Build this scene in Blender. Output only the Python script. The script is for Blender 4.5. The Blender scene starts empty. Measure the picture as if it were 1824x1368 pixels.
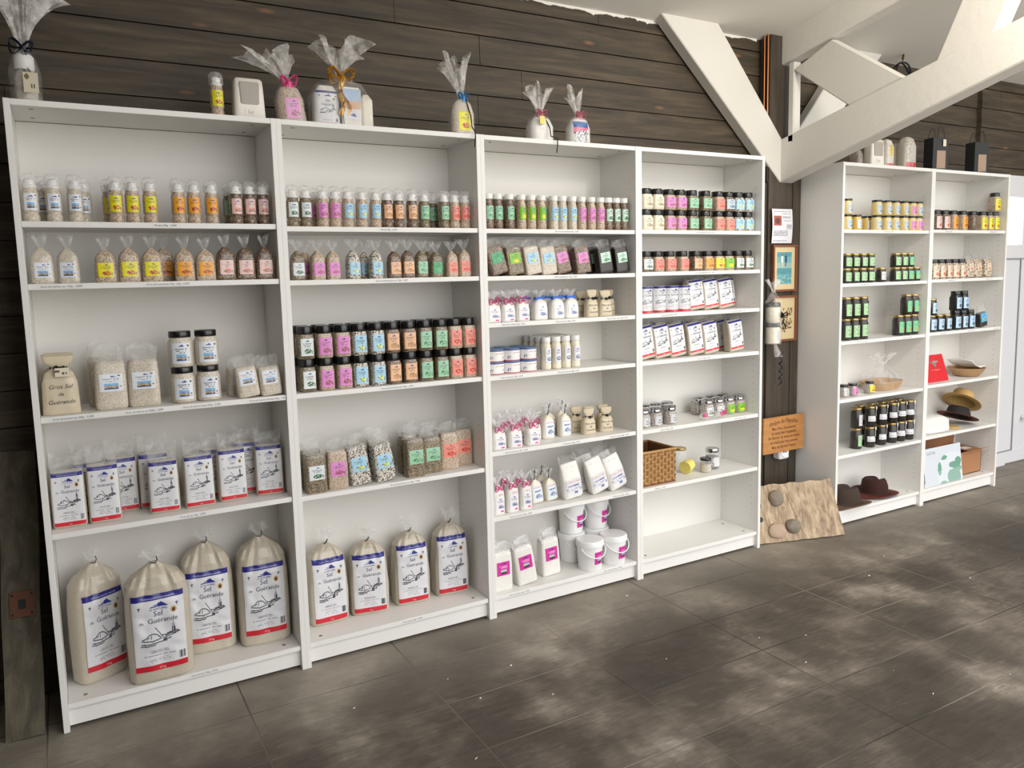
import bpy, bmesh, math, random
from mathutils import Vector, Matrix, noise

# ------------------------------------------------------------------ camera, light, exposure
W, H, FPX = 1824, 1368, 1391.6
CAM = Vector((.1156, -2.8347, 1.4546)); YAW, PIT, ROL = .5166, -.1178, -.0239
fw = Vector((math.sin(YAW)*math.cos(PIT), math.cos(YAW)*math.cos(PIT), math.sin(PIT)))
r0_ = Vector((math.cos(YAW), -math.sin(YAW), 0)); u0_ = r0_.cross(fw)
RT = math.cos(ROL)*r0_ + math.sin(ROL)*u0_; UP = -math.sin(ROL)*r0_ + math.cos(ROL)*u0_
SC = bpy.context.scene; COL = SC.collection
cd = bpy.data.cameras.new('camera'); cam = bpy.data.objects.new('camera', cd); COL.objects.link(cam)
cd.sensor_width = 36; cd.sensor_fit = 'HORIZONTAL'; cd.lens = FPX/W*36
cd.shift_x = -2/W; cd.shift_y = -26.75/W; cd.clip_end = 60
mt = Matrix((RT, UP, -fw)).transposed().to_4x4(); mt.translation = CAM; cam.matrix_world = mt
SC.camera = cam
wd = bpy.data.worlds.new('world'); SC.world = wd; wd.use_nodes = True
bg = wd.node_tree.nodes['Background']; bg.inputs[0].default_value = (.985, .985, .985, 1); bg.inputs[1].default_value = 2.15
def area(name, loc, size, power, target, col=(1, 1, 1)):
    l = bpy.data.lights.new(name, 'AREA'); l.shape = 'RECTANGLE'; l.size, l.size_y = size; l.energy = power; l.color = col
    o = bpy.data.objects.new(name, l); COL.objects.link(o); o.location = loc
    o.rotation_euler = (Vector(target)-Vector(loc)).to_track_quat('-Z', 'Y').to_euler(); return o
area('beam_fill_light', (2.9, -1.75, 2.75), (.3, .3), 13, (3.6, -1.0, 2.4), (1, .92, .8))  # unseen warm light added to brighten the near end of the big beam
SC.view_settings.view_transform = 'Standard'; SC.view_settings.look = 'None'
SC.view_settings.exposure = .57; SC.view_settings.gamma = 1

def proj(x, y, z):
    d = Vector((x, y, z))-CAM; q = d.dot(fw); return W/2+2+FPX*d.dot(RT)/q, H/2-26.75-FPX*d.dot(UP)/q
def solve_x(px, y, z):                     # x of the spot in the plane y, height z that stands at photo column px
    lo, hi = -2, 9
    for _ in range(44):
        m = (lo+hi)/2
        if proj(m, y, z)[0] < px: lo = m
        else: hi = m
    return lo

# ------------------------------------------------------------------ materials
def lin(c): return tuple((v/12.92 if v <= .04045 else ((v+.055)/1.055)**2.4) for v in c)
def hx(s): return tuple(int(s[i:i+2], 16)/255 for i in (0, 2, 4))
MATS = {}
def mat(name, col, rough=.5, metal=0, coat=0, alpha=None, trans=0, spec=.5, sss=0):
    if name in MATS: return MATS[name]
    m = bpy.data.materials.new(name); m.use_nodes = True; b = m.node_tree.nodes['Principled BSDF']
    c = lin(hx(col)) if isinstance(col, str) else col
    b.inputs['Base Color'].default_value = (*c, 1); b.inputs['Roughness'].default_value = rough
    b.inputs['Metallic'].default_value = metal; b.inputs['Coat Weight'].default_value = coat
    b.inputs['Coat Roughness'].default_value = .08; b.inputs['Specular IOR Level'].default_value = spec
    if trans: b.inputs['Transmission Weight'].default_value = trans
    MATS[name] = m; return m
def nt(m): return m.node_tree.nodes, m.node_tree.links, m.node_tree.nodes['Principled BSDF']
def add_bump(m, scale, strength, dist=.002, detail=3, stretch=(1, 1, 1)):
    N, L, b = nt(m); tc = N.new('ShaderNodeTexCoord'); mp = N.new('ShaderNodeMapping'); mp.inputs['Scale'].default_value = stretch
    no = N.new('ShaderNodeTexNoise'); no.inputs['Scale'].default_value = scale; no.inputs['Detail'].default_value = detail
    bu = N.new('ShaderNodeBump'); bu.inputs['Strength'].default_value = strength; bu.inputs['Distance'].default_value = dist
    L.new(tc.outputs['Object'], mp.inputs[0]); L.new(mp.outputs[0], no.inputs[0]); L.new(no.outputs[0], bu.inputs['Height']); L.new(bu.outputs[0], b.inputs['Normal'])
    return no, mp
def ramp(N, stops, const=False):
    r = N.new('ShaderNodeValToRGB'); e = r.color_ramp.elements
    if const: r.color_ramp.interpolation = 'CONSTANT'
    for i, (p, c) in enumerate(stops):
        el = e[i] if i < 2 else e.new(p)
        el.position = p; el.color = (*lin(hx(c)), 1)
    return r
def salt(name, stops, scale=420, coat=.7):
    m = mat(name, 'ffffff', .45, coat=coat); N, L, b = nt(m)
    tc = N.new('ShaderNodeTexCoord'); vo = N.new('ShaderNodeTexVoronoi'); vo.inputs['Scale'].default_value = scale
    sp = N.new('ShaderNodeSeparateColor'); rp = ramp(N, stops, True)
    L.new(tc.outputs['Object'], vo.inputs[0]); L.new(vo.outputs['Color'], sp.inputs[0]); L.new(sp.outputs[0], rp.inputs[0]); L.new(rp.outputs[0], b.inputs['Base Color'])
    bu = N.new('ShaderNodeBump'); bu.inputs['Strength'].default_value = .35; bu.inputs['Distance'].default_value = .002
    L.new(vo.outputs['Distance'], bu.inputs['Height']); L.new(bu.outputs[0], b.inputs['Normal']); return m
salt('salt_plain', [(0, 'b9ac98'), (.3, 'cabfae'), (.7, 'd9d0c0')], 380)
salt('salt_fine', [(0, 'beb3a0'), (.5, 'c9bfac')], 600)
salt('salt_white', [(0, 'e6e2dc'), (.5, 'efece6')], 600)
salt('salt_cream', [(0, 'e2d9c4'), (.5, 'ebe3d2')], 500)
salt('salt_herb', [(0, '7d5f4e'), (.14, 'a88a72'), (.36, 'c2ad96'), (.7, 'd0c2ac')], 430)
salt('salt_brown', [(0, '4b382c'), (.35, '6f5846'), (.65, '8d7560'), (.85, 'a8967f')], 330)
salt('salt_green', [(0, '55462f'), (.35, '80705a'), (.65, 'a39276'), (.9, '66603f')], 360)
salt('salt_pepper', [(0, '35302b'), (.24, '8a8378'), (.42, 'd9d2c6'), (.8, 'c7beb0')], 250)
salt('salt_bwr', [(0, '5c3a2e'), (.2, 'e0d4c0'), (.55, 'b29b80'), (.8, '37302a'), (.93, 'd8cbb6')], 230)
salt('fill_dark', [(0, '140f0b'), (.5, '211a13'), (.8, '33281c')], 300, .5)
salt('fill_black', [(0, '0e0e11'), (.6, '18181c'), (.9, '2a2a2e')], 300, .5)
salt('mustard', [(0, 'c9a648'), (.6, 'd6b55a')], 300, .8)
salt('honey_cream', [(0, 'd9c07a'), (.6, 'e3cd8e')], 300, .8)
def film_mat(name, lo, hi, scale, col=(1, 1, 1)):
    m = bpy.data.materials.new(name); m.use_nodes = True; N = m.node_tree.nodes; L = m.node_tree.links
    b = N['Principled BSDF']; out = N['Material Output']; b.inputs['Base Color'].default_value = (*col, 1); b.inputs['Roughness'].default_value = .12
    tr = N.new('ShaderNodeBsdfTransparent'); mx = N.new('ShaderNodeMixShader')
    tc = N.new('ShaderNodeTexCoord'); no = N.new('ShaderNodeTexNoise'); no.inputs['Scale'].default_value = scale; no.inputs['Detail'].default_value = 4
    mr = N.new('ShaderNodeMapRange'); mr.inputs['From Min'].default_value = .35; mr.inputs['From Max'].default_value = .72; mr.inputs['To Min'].default_value = lo; mr.inputs['To Max'].default_value = hi
    bu = N.new('ShaderNodeBump'); bu.inputs['Strength'].default_value = .9; bu.inputs['Distance'].default_value = .006
    L.new(tc.outputs['Object'], no.inputs[0]); L.new(no.outputs[0], mr.inputs[0]); L.new(mr.outputs[0], mx.inputs[0]); L.new(no.outputs[0], bu.inputs['Height']); L.new(bu.outputs[0], b.inputs['Normal'])
    L.new(tr.outputs[0], mx.inputs[1]); L.new(b.outputs[0], mx.inputs[2]); L.new(mx.outputs[0], out.inputs[0]); MATS[name] = m; return m
film_mat('film', .04, .3, 55, (.8, .8, .78)); film_mat('film_cloudy', .15, .5, 40, (.85, .85, .85)); film_mat('clear_plastic', .1, .42, 90, (.9, .88, .85)); film_mat('cellophane', .03, .3, 30, (.85, .85, .83))
film_mat('glass_jar', .12, .3, 60); film_mat('pane', .03, .06, 2)
m = bpy.data.materials.new('print'); m.use_nodes = True; N, L, b = nt(m); at = N.new('ShaderNodeAttribute'); at.attribute_name = 'Col'
L.new(at.outputs['Color'], b.inputs['Base Color']); b.inputs['Roughness'].default_value = .38; b.inputs['Coat Weight'].default_value = .25; MATS['print'] = m
mat('white_board', 'e9e7e3', .42); mat('white_panel', 'e3e0da', .55); mat('cam_cover', '7c776c', .5); mat('peg', '8f8c86', .6)
mat('black_lid', '131314', .32, coat=.3); mat('white_lid', 'eeece8', .4); mat('gold_lid', 'b39a62', .3, metal=.8); mat('chrome', 'c9cacc', .14, metal=1)
mat('steel_wire', 'a9aaac', .25, metal=1); mat('white_plastic', 'f0f0ef', .35, coat=.3); mat('blue_clip', '1c5fc4', .4); mat('pink_ribbon', 'ea6aa5', .35, coat=.4)
mat('hot_pink', 'f0569b', .3, coat=.5); mat('gold_ribbon', 'd9a125', .25, metal=.5, coat=.4); mat('blue_ribbon', '2f8fd0', .35, coat=.4); mat('navy_ribbon', '1b2336', .4, coat=.3)
mat('black_cord', '16161a', .5); mat('rose_ribbon', 'd9788f', .35, coat=.3); mat('bag_window', 'a08672', .6); mat('bag_handle', '2c2622', .6); mat('kraft', 'a3734f', .8); mat('kraft_inside', '7c5233', .85); mat('paper_tag', 'dcd2bd', .7)
mat('black_paper', '1f2123', .6); mat('red_card', 'd4202a', .4, coat=.2); mat('frame_wood', '7c4526', .4, coat=.3); mat('copper', 'b4764a', .35, metal=.9)
mat('timber_white', 'd9d6cf', .6); mat('yellow_plastic', 'e6d873', .5); mat('white_cloth', 'e8e6e0', .9); mat('dark_rubber', '121214', .6)
mat('felt_brown', '6e5543', .95); mat('felt_grey', '3e3128', .95); mat('felt_red', '351510', .9); mat('felt_rim', '5f281b', .9); mat('iron_rust', '6b4632', .85, metal=.2)
mat('stone_grey', '857a6c', .85); mat('stone_pink', 'b29a86', .8); mat('ceramic', 'e3ddd3', .3, coat=.4); mat('grey_window', 'a79f94', .4)
c = mat('canvas', 'd0c3a9', .95); add_bump(c, 900, .4, .001)
add_bump(MATS['timber_white'], 26, .35, .006, 4); add_bump(MATS['felt_brown'], 500, .2, .001)
add_bump(MATS['stone_grey'], 40, .5, .004); add_bump(MATS['stone_pink'], 40, .4, .003)
def wood(name, stops, stretch, scale=3, rough=.7, knots=None):
    m = mat(name, 'ffffff', rough); N, L, b = nt(m); tc = N.new('ShaderNodeTexCoord'); mp = N.new('ShaderNodeMapping'); mp.inputs['Scale'].default_value = stretch
    no = N.new('ShaderNodeTexNoise'); no.inputs['Scale'].default_value = scale; no.inputs['Detail'].default_value = 7; no.inputs['Roughness'].default_value = .62; no.inputs['Distortion'].default_value = .5
    rp = ramp(N, stops); L.new(tc.outputs['Object'], mp.inputs[0]); L.new(mp.outputs[0], no.inputs[0]); L.new(no.outputs[0], rp.inputs[0])
    col = rp.outputs[0]
    if knots:
        vo = N.new('ShaderNodeTexVoronoi'); vo.inputs['Scale'].default_value = 1; mp2 = N.new('ShaderNodeMapping'); mp2.inputs['Scale'].default_value = knots[0]
        r2 = N.new('ShaderNodeMapRange'); r2.inputs['From Min'].default_value = knots[2]; r2.inputs['From Max'].default_value = knots[2]*.35; mx = N.new('ShaderNodeMixRGB'); mx.inputs[2].default_value = (*lin(hx(knots[1])), 1)
        L.new(tc.outputs['Object'], mp2.inputs[0]); L.new(mp2.outputs[0], vo.inputs[0]); L.new(vo.outputs['Distance'], r2.inputs[0]); L.new(r2.outputs[0], mx.inputs[0]); L.new(col, mx.inputs[1]); col = mx.outputs[0]
    L.new(col, b.inputs['Base Color'])
    bu = N.new('ShaderNodeBump'); bu.inputs['Strength'].default_value = .35; bu.inputs['Distance'].default_value = .004; L.new(no.outputs[0], bu.inputs['Height']); L.new(bu.outputs[0], b.inputs['Normal']); return m
wood('dark_planks', [(.25, '2a2318'), (.5, '42382a'), (.62, '504433'), (.8, '635542')], (1.2, 8, 14), 2.2, .62, ((2.3, 1, 7.87), '7d5a40', .1))
wood('dark_boards_vertical', [(.25, '2b251d'), (.5, '41382d'), (.8, '564b3f')], (14, 8, 1.2), 2.2, .62)
wood('weathered_board', [(.2, '38322a'), (.5, '575042'), (.8, '756e5c')], (9, 9, 1.3), 3, .85)
wood('driftwood', [(.25, '6e5a48'), (.42, '94806a'), (.55, 'b09b80'), (.8, 'cdbda4')], (9, 9, 3), 4, .85)
wood('sign_wood', [(.2, 'a06a35'), (.5, 'b67e45'), (.8, 'c48f55')], (3, 8, 14), 3, .6)
# ------------------------------------------------------------------ mesh builder
class MB:
    def __init__(s): s.v = []; s.f = []; s.sm = []
    def vert(s, p): s.v.append(tuple(p)); return len(s.v)-1
    def face(s, ids, smooth=False): s.f.append(tuple(ids)); s.sm.append(smooth)
    def quadbox(s, x0, y0, z0, x1, y1, z1):
        b = len(s.v); s.v += [(x, y, z) for z in (z0, z1) for y in (y0, y1) for x in (x0, x1)]
        for f in ((0, 2, 3, 1), (4, 5, 7, 6), (0, 1, 5, 4), (2, 6, 7, 3), (0, 4, 6, 2), (1, 3, 7, 5)): s.face([b+i for i in f])
        return s
    def rings(s, rs, cap0=True, cap1=True, smooth=True):
        b = len(s.v); n = len(rs[0])
        for r in rs: s.v += [tuple(p) for p in r]
        for i in range(len(rs)-1):
            for j in range(n):
                k = (j+1) % n; s.face((b+i*n+j, b+i*n+k, b+(i+1)*n+k, b+(i+1)*n+j), smooth)
        if cap0: s.face([b+j for j in reversed(range(n))])
        if cap1: s.face([b+(len(rs)-1)*n+j for j in range(n)])
        return s
    def lathe(s, prof, seg=24, c=(0, 0), smooth=True):
        rs = [[(c[0]+max(r, 1e-5)*math.cos(2*math.pi*j/seg), c[1]+max(r, 1e-5)*math.sin(2*math.pi*j/seg), z) for j in range(seg)] for r, z in prof]
        return s.rings(rs, prof[0][0] > 0, prof[-1][0] > 0, smooth)
    def tube(s, pts, r, seg=8, cap=True, flat=1):
        pts = [Vector(p) for p in pts]; rs = []; up = Vector((0, 0, 1))
        for i, p in enumerate(pts):
            t = (pts[min(i+1, len(pts)-1)]-pts[max(i-1, 0)]).normalized()
            a = t.cross(up)
            if a.length < .05: a = t.cross(Vector((1, 0, 0)))
            a.normalize(); c = t.cross(a); rr = r[i] if isinstance(r, (list, tuple)) else r
            rs.append([p+a*rr*math.cos(2*math.pi*j/seg)+c*rr*flat*math.sin(2*math.pi*j/seg) for j in range(seg)])
        return s.rings(rs, cap, cap)
    def mesh(s, name, material, autosmooth=True):
        me = bpy.data.meshes.new(name); me.from_pydata(s.v, [], s.f); me.polygons.foreach_set('use_smooth', s.sm)
        me.materials.append(MATS[material] if isinstance(material, str) else material); me.update()
        bm = bmesh.new(); bm.from_mesh(me); bmesh.ops.recalc_face_normals(bm, faces=bm.faces); bm.to_mesh(me); bm.free()
        if any(s.sm):
            try: me.set_sharp_from_angle(angle=math.radians(42))
            except Exception: pass
        return me
def boxmesh(name, dims, material, bev=0):
    me = MB().quadbox(*dims).mesh(name, material)
    if bev:
        bm = bmesh.new(); bm.from_mesh(me); bmesh.ops.bevel(bm, geom=bm.edges[:], offset=bev, segments=2, affect='EDGES'); bm.to_mesh(me); bm.free()
    return me
def obj(name, me, parent=None, loc=None, rot=None, label=None):
    o = bpy.data.objects.new(name, me); COL.objects.link(o); o.parent = parent
    if loc: o.location = loc
    if rot: o.rotation_euler = rot
    if label: o['label'] = label
    return o
def tag(o, label, cat, group=None):
    o['label'] = label; o['category'] = cat
    if group: o['group'] = group
    return o
def struct(name, me, label=None, parent=None):
    o = obj(name, me, parent)
    if parent is None: o['kind'] = 'structure'
    if label: o['label'] = label
    return o
def root(name, loc, label, cat, group=None, rz=0):
    o = bpy.data.objects.new(name, None); COL.objects.link(o); o.location = loc; o.rotation_euler = (0, 0, rz); o.empty_display_size = .05
    return tag(o, label, cat, group)
class Body:                                 # rounded-box / cylinder solid from sections (z, rx, ry[, cx])
    def __init__(s, secs, n=5, seg=36, lump=0, seed=0, y0=0):
        s.secs = [tuple(q)+(0,)*(4-len(q)) for q in secs]; s.n = n; s.seg = seg; s.lump = lump; s.seed = seed
    def at(s, z):
        q = s.secs
        if z <= q[0][0]: return q[0]
        for a, b in zip(q, q[1:]):
            if a[0] <= z <= b[0]:
                t = (z-a[0])/max(b[0]-a[0], 1e-9); return tuple(a[i]+(b[i]-a[i])*t for i in range(4))
        return q[-1]
    def disp(s, x, y, z):
        if not s.lump: return 0
        q = s.lump*noise.noise(Vector((x*22+s.seed, y*22, z*16+s.seed*3))); h = s.secs[-1][0]
        if s.seed in (51, 61):                  # gathers running down from the tie, fine creases in the film
            t = max(0, (z/h-.68)/.32); q += .13*t*math.sin(x*150/(1.25-t*.75)+s.seed)+.012*math.sin(z*90+6*noise.noise(Vector((x*14, 0, z*9))))
        return q
    def yf(s, x, z):
        _, rx, ry, cx = s.at(z); u = min(abs((x-cx)/rx), .999); y = -ry*(1-u**s.n)**(1/s.n); return y*(1+s.disp(x, y, z))
    def mb(s):
        rs = []; e = 2/s.n
        for z, rx, ry, cx in s.secs:
            r = []
            for j in range(s.seg):
                t = 2*math.pi*(j+.5)/s.seg; c, q = math.cos(t), math.sin(t)
                x = rx*math.copysign(abs(c)**e, c); y = ry*math.copysign(abs(q)**e, q); k = 1+s.disp(x+cx, y, z); r.append((cx+x, y*k, z))
            rs.append(r)
        return MB().rings(rs)
    def mesh(s, name, m): return s.mb().mesh(name, m)
def dense(secs, n=14):                      # resample sections for lumpy bodies
    b = Body(secs); z0, z1 = secs[0][0], secs[-1][0]; zs = sorted(set([q[0] for q in secs]+[z0+(z1-z0)*i/n for i in range(n+1)])); return [b.at(z) for z in zs]
def text_geo(body, size, shear=0, bold=0):
    key = (body, size, shear, bold)
    if key not in text_geo.c:
        cu = bpy.data.curves.new('t', 'FONT'); cu.body = body; cu.size = size; cu.align_x = 'CENTER'; cu.resolution_u = 2; cu.shear = shear; cu.offset = bold
        o = bpy.data.objects.new('t', cu); COL.objects.link(o); dg = bpy.context.evaluated_depsgraph_get(); me = bpy.data.meshes.new_from_object(o.evaluated_get(dg))
        text_geo.c[key] = ([tuple(v.co) for v in me.vertices], [tuple(p.vertices) for p in me.polygons])
        bpy.data.objects.remove(o); bpy.data.curves.remove(cu); bpy.data.meshes.remove(me)
    return text_geo.c[key]
text_geo.c = {}
def printed(name, fmap, x0, x1, z0, z1, nx, nz, art, texts=(), thick=0):
    """a printed sheet: cells coloured by art(u, v); texts = (string, cx, cz, size, colour, shear)"""
    v = []; f = []; cols = []
    for j in range(nz+1):
        for i in range(nx+1): v.append(fmap(x0+(x1-x0)*i/nx, z0+(z1-z0)*j/nz, .0007))
    for j in range(nz):
        for i in range(nx):
            a = j*(nx+1)+i; f.append((a, a+1, a+nx+2, a+nx+1)); cols.append(art((i+.5)/nx, (j+.5)/nz))
    for tx in texts:
        s, cx, cz, size, col = tx[:5]; sh = tx[5] if len(tx) > 5 else 0
        tv, tf = text_geo(s, size, sh); b = len(v)
        v += [fmap(cx+p[0], cz+p[1], .0013) for p in tv]; f += [tuple(b+i for i in q) for q in tf]; cols += [hx(col)]*len(tf)
    me = bpy.data.meshes.new(name); me.from_pydata(v, [], f)
    ca = me.color_attributes.new('Col', 'FLOAT_COLOR', 'CORNER'); buf = []
    for p, c in zip(me.polygons, cols):
        l = lin(c); buf += [l[0], l[1], l[2], 1]*p.loop_total
    ca.data.foreach_set('color', buf); me.materials.append(MATS['print']); me.polygons.foreach_set('use_smooth', [True]*len(me.polygons)); me.update(); return me
def onbody(b): return lambda x, z, e: (x, b.yf(x, z)-e*1.5-.0004, z)
def onbody2(b): return lambda x, z, e: (x, b.yf(x, z)-e*1.5-.0022, z)
def oncyl(r, rz=0): return lambda x, z, e: ((r+e)*math.sin(x/r+rz), -(r+e)*math.cos(x/r+rz), z)
def onflat(y): return lambda x, z, e: (x, y-e, z)
def hsh(i, j, k=0): return ((math.sin(i*12.9898+j*78.233+k*37.7)*43758.5453) % 1)
BLUE = (.17, .2, .55)
def mount(u, v, cx, cy, w, h, bg):
    t = (v-cy)/h
    if 0 <= t <= 1:
        l = cx+w*(.25*t)-w*.5*(1-t); r = cx+w*.12+(w*.42)*(1-t)
        if l <= u <= r:
            if u < cx-w*.02 and int(t*7) % 2 == 1: return bg
            return BLUE
    return None
def small_art(bg, pic, photo=False, seed=0):
    bg = hx(bg); pc = [hx(p) for p in pic]; ink = tuple(.45*a+.1 for a in bg)
    def art(u, v):
        m = mount(u, v, .5, .8, .4, .12, bg)
        if m: return m
        if photo:
            if .82 < u < .92 and .84 < v < .93: return (.35, .32, .28)
            if .2 < u < .8 and .12 < v < .45:
                t = (v-.12)/.33; w = .06*math.sin(u*18)
                return hx('2d4f7d') if t < .3+w else hx('d9a457') if t < .48+w else hx('5f7f93') if t < .6+w*2 else hx('7fb2dc')
            if .83 < u < .93 and .12 < v < .3: return (.55, .55, .6) if int(v*60) % 2 else bg
        else:
            du, dv = (u-.55)/.3, (v-.26)/.15
            if du*du+dv*dv < 1 and hsh(int(u*20), int(v*26), seed) > .22:
                return pc[int(hsh(int(u*9), int(v*12), seed+3)*len(pc)) % len(pc)]
            if .83 < u < .93 and .1 < v < .3: return tuple(.7*a for a in bg)
        for k, vv in enumerate((.7, .62, .54)):
            if abs(v-vv) < .018 and abs(u-.5) < (.34, .28, .2)[k] and hsh(int(u*26), k, seed) > .25: return ink
        if min(u, 1-u) < .02 or min(v, 1-v) < .015: return tuple(.9*a for a in bg)
        return bg
    return art
def seg_d(px, py, a, b):
    ax, ay = a; bx, by = b; dx, dy = bx-ax, by-ay; t = max(0, min(1, ((px-ax)*dx+(py-ay)*dy)/(dx*dx+dy*dy+1e-9))); return math.hypot(px-ax-t*dx, py-ay-t*dy)
SK = [[(.15, .43), (.22, .44), (.28, .475), (.36, .49), (.44, .475), (.5, .435)], [(.15, .415), (.22, .405), (.35, .395), (.46, .41), (.52, .42)], [(.14, .365), (.3, .36), (.5, .375), (.62, .37)],
      [(.13, .34), (.25, .335), (.4, .345)], [(.42, .56), (.56, .42)], [(.52, .455), (.62, .45), (.56, .385), (.68, .395)], [(.6, .42), (.78, .44), (.86, .46)], [(.64, .465), (.72, .475), (.84, .478)],
      [(.74, .48), (.745, .57)], [(.79, .48), (.785, .57)], [(.765, .575), (.765, .61)], [(.77, .48), (.765, .57)], [(.62, .44), (.72, .46), (.8, .45), (.88, .47)], [(.25, .43), (.28, .455)], [(.32, .43), (.33, .46)]]
def sel_art(u, v):
    if v > .925: return (.16, .15, .5)
    if v < .075: return (.8, .12, .19)
    white = (.87, .87, .88)
    m = mount(u, v, .5, .835, .36, .072, white)
    if m: return m
    for ax in (.13, .86):
        if abs(u-ax) < .012 and .81 < v < .86 or abs(u-ax) < .035 and (abs(v-.845) < .006): return (.3, .32, .42)
    d = math.hypot(u-.79, (v-.765)*1.45)
    if d < .035: return (.25, .15, .1)
    if d < .06: return (.78, .62, .35)
    if .3 < v < .63:
        for p in SK:
            for a, b in zip(p, p[1:]):
                if seg_d(u, v*1.2, (a[0], a[1]*1.2), (b[0], b[1]*1.2)) < .0085: return (.28, .29, .33)
        if .55 < u < .72 and .385 < v < .41 and hsh(int(u*60), int(v*80)) > .35: return (.3, .3, .34)
        if .62 < u < .88 and .445 < v < .475 and hsh(int(u*60), int(v*80)) > .4: return (.33, .34, .38)
    if .83 < u < .96 and .1 < v < .2: return (.35, .35, .38) if int(u*130) % 3 else white
    for k, vv in enumerate((.2, .165, .14, .118)):
        if abs(v-vv) < .005 and abs(u-.47) < (.3, .17, .2, .24)[k] and hsh(int(u*55), k) > .25: return (.6, .6, .64)
    if abs(v-.04) < .012 and (.07 < u < .25 or .72 < u < .92) and hsh(int(u*40), 3) > .3: return (.92, .7, .72)
    return white
def sel_label(name, fmap, x0, x1, z0, z1, nx, nz, kg='10 kg', top=True):
    w = x1-x0; h = z1-z0; cx = (x0+x1)/2
    t = [('Sel', cx-.01*w, z0+.715*h, .13*w*1.25, '2b3355'), ('de', cx-.34*w, z0+.628*h, .075*w*1.2, '4a5068'), ('Guérande', cx+.07*w, z0+.628*h, .115*w*1.25, '2b3355'),
         ('GROS SEL', cx-.02*w, z0+.235*h, .07*w*1.2, '6b6d74'), ('LE NATUREL', cx, z0+.795*h, .05*w*1.25, '3c4470'), (kg, cx, z0+.02*h, .05*w*1.2, 'f3dcdc')]
    if top: t.append(('Traditionnellement naturelle', cx, z0+.945*h, .047*w*1.2, 'c9cbe8'))
    return printed(name, fmap, x0, x1, z0, z1, nx, nz, sel_art, t)
def fan(z0, z1, r0, r1, k=9, seed=0, sq=.55, jag=.25, cx=0, lean=0, seg=44):
    """gathered film above a tie: pleated, flaring, ragged edge"""
    rnd = random.Random(seed); ph = [rnd.uniform(0, 6.28) for _ in range(4)]; rs = []; n = 7; m = MB()
    for i in range(n+1):
        t = i/n; r = []
        for j in range(seg):
            a = 2*math.pi*j/seg; pl = 1+(.32*math.sin(k*a+ph[0]+t)+.14*math.sin((k*2+1)*a+ph[1]))*min(1, t*2+.2)
            wide = 1+.35*math.sin(2*a+ph[2])*t
            rr = (r0+(r1-r0)*t**1.15)*pl*wide; zz = z0+(z1-z0)*t*(1-jag*(.5+.5*math.sin(3*a+ph[3]))*t-.12*jag*math.sin(k*a))
            r.append((cx+lean*t*(z1-z0)+rr*math.cos(a), rr*sq*math.sin(a), zz))
        rs.append(r)
    return m.rings(rs, False, False)
def crumple(w, d, z0, z1, seed=0, cx=0, seg=40, pinch=.25, jag=.3):
    """open film sleeve above a block bag, pressed together and crinkled"""
    rnd = random.Random(seed); ph = [rnd.uniform(0, 6.28) for _ in range(5)]; rs = []; n = 7
    for i in range(n+1):
        t = i/n; r = []
        for j in range(seg):
            a = 2*math.pi*j/seg; c, q = math.cos(a), math.sin(a); x = w*math.copysign(abs(c)**.5, c); y = d*math.copysign(abs(q)**.5, q)*(1-(1-pinch)*t)
            x *= 1-.05*t+.04*t*math.sin(5*a+ph[0]); k = .006*t*math.sin(4*a+ph[1]+t*3)+.004*t*math.sin(9*a+ph[2]); zz = z0+(z1-z0)*t*(1-jag*t*(.5+.5*math.sin(2*a+ph[3]))-.1*jag*math.sin(7*a+ph[4]))
            r.append((cx+x+k, y+k, zz))
        rs.append(r)
    return MB().rings(rs, False, False)
def bow(c, s, seed=0, tails=2, flat=.25, m='pink_ribbon', name='ribbon', drop=1.6):
    rnd = random.Random(seed); b = MB(); c = Vector(c)
    for k in range(4):
        a = rnd.uniform(-.5, .5)+(0 if k % 2 else math.pi); L = s*rnd.uniform(.7, 1.1)
        pts = [c+Vector((math.cos(a)*L*math.sin(t*math.pi)*(.9), -.25*s*math.sin(t*math.pi)-.004, L*.55*math.sin(t*2*math.pi)*(1 if k < 2 else .6)+.25*s*(k > 1)*math.sin(t*math.pi))) for t in [i/10 for i in range(11)]]
        b.tube(pts, s*.17, 6, True, flat)
    for k in range(tails):
        dx = rnd.uniform(-.5, .7)*s; pts = [c+Vector((dx*t+.12*s*math.sin(t*9+k), -.2*s-.1*s*math.cos(t*9), -s*drop*t*rnd.uniform(.97, 1))) for t in [i/12 for i in range(13)]]
        b.tube(pts, s*.13, 6, True, flat)
    return b.mesh(name, m)
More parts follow.
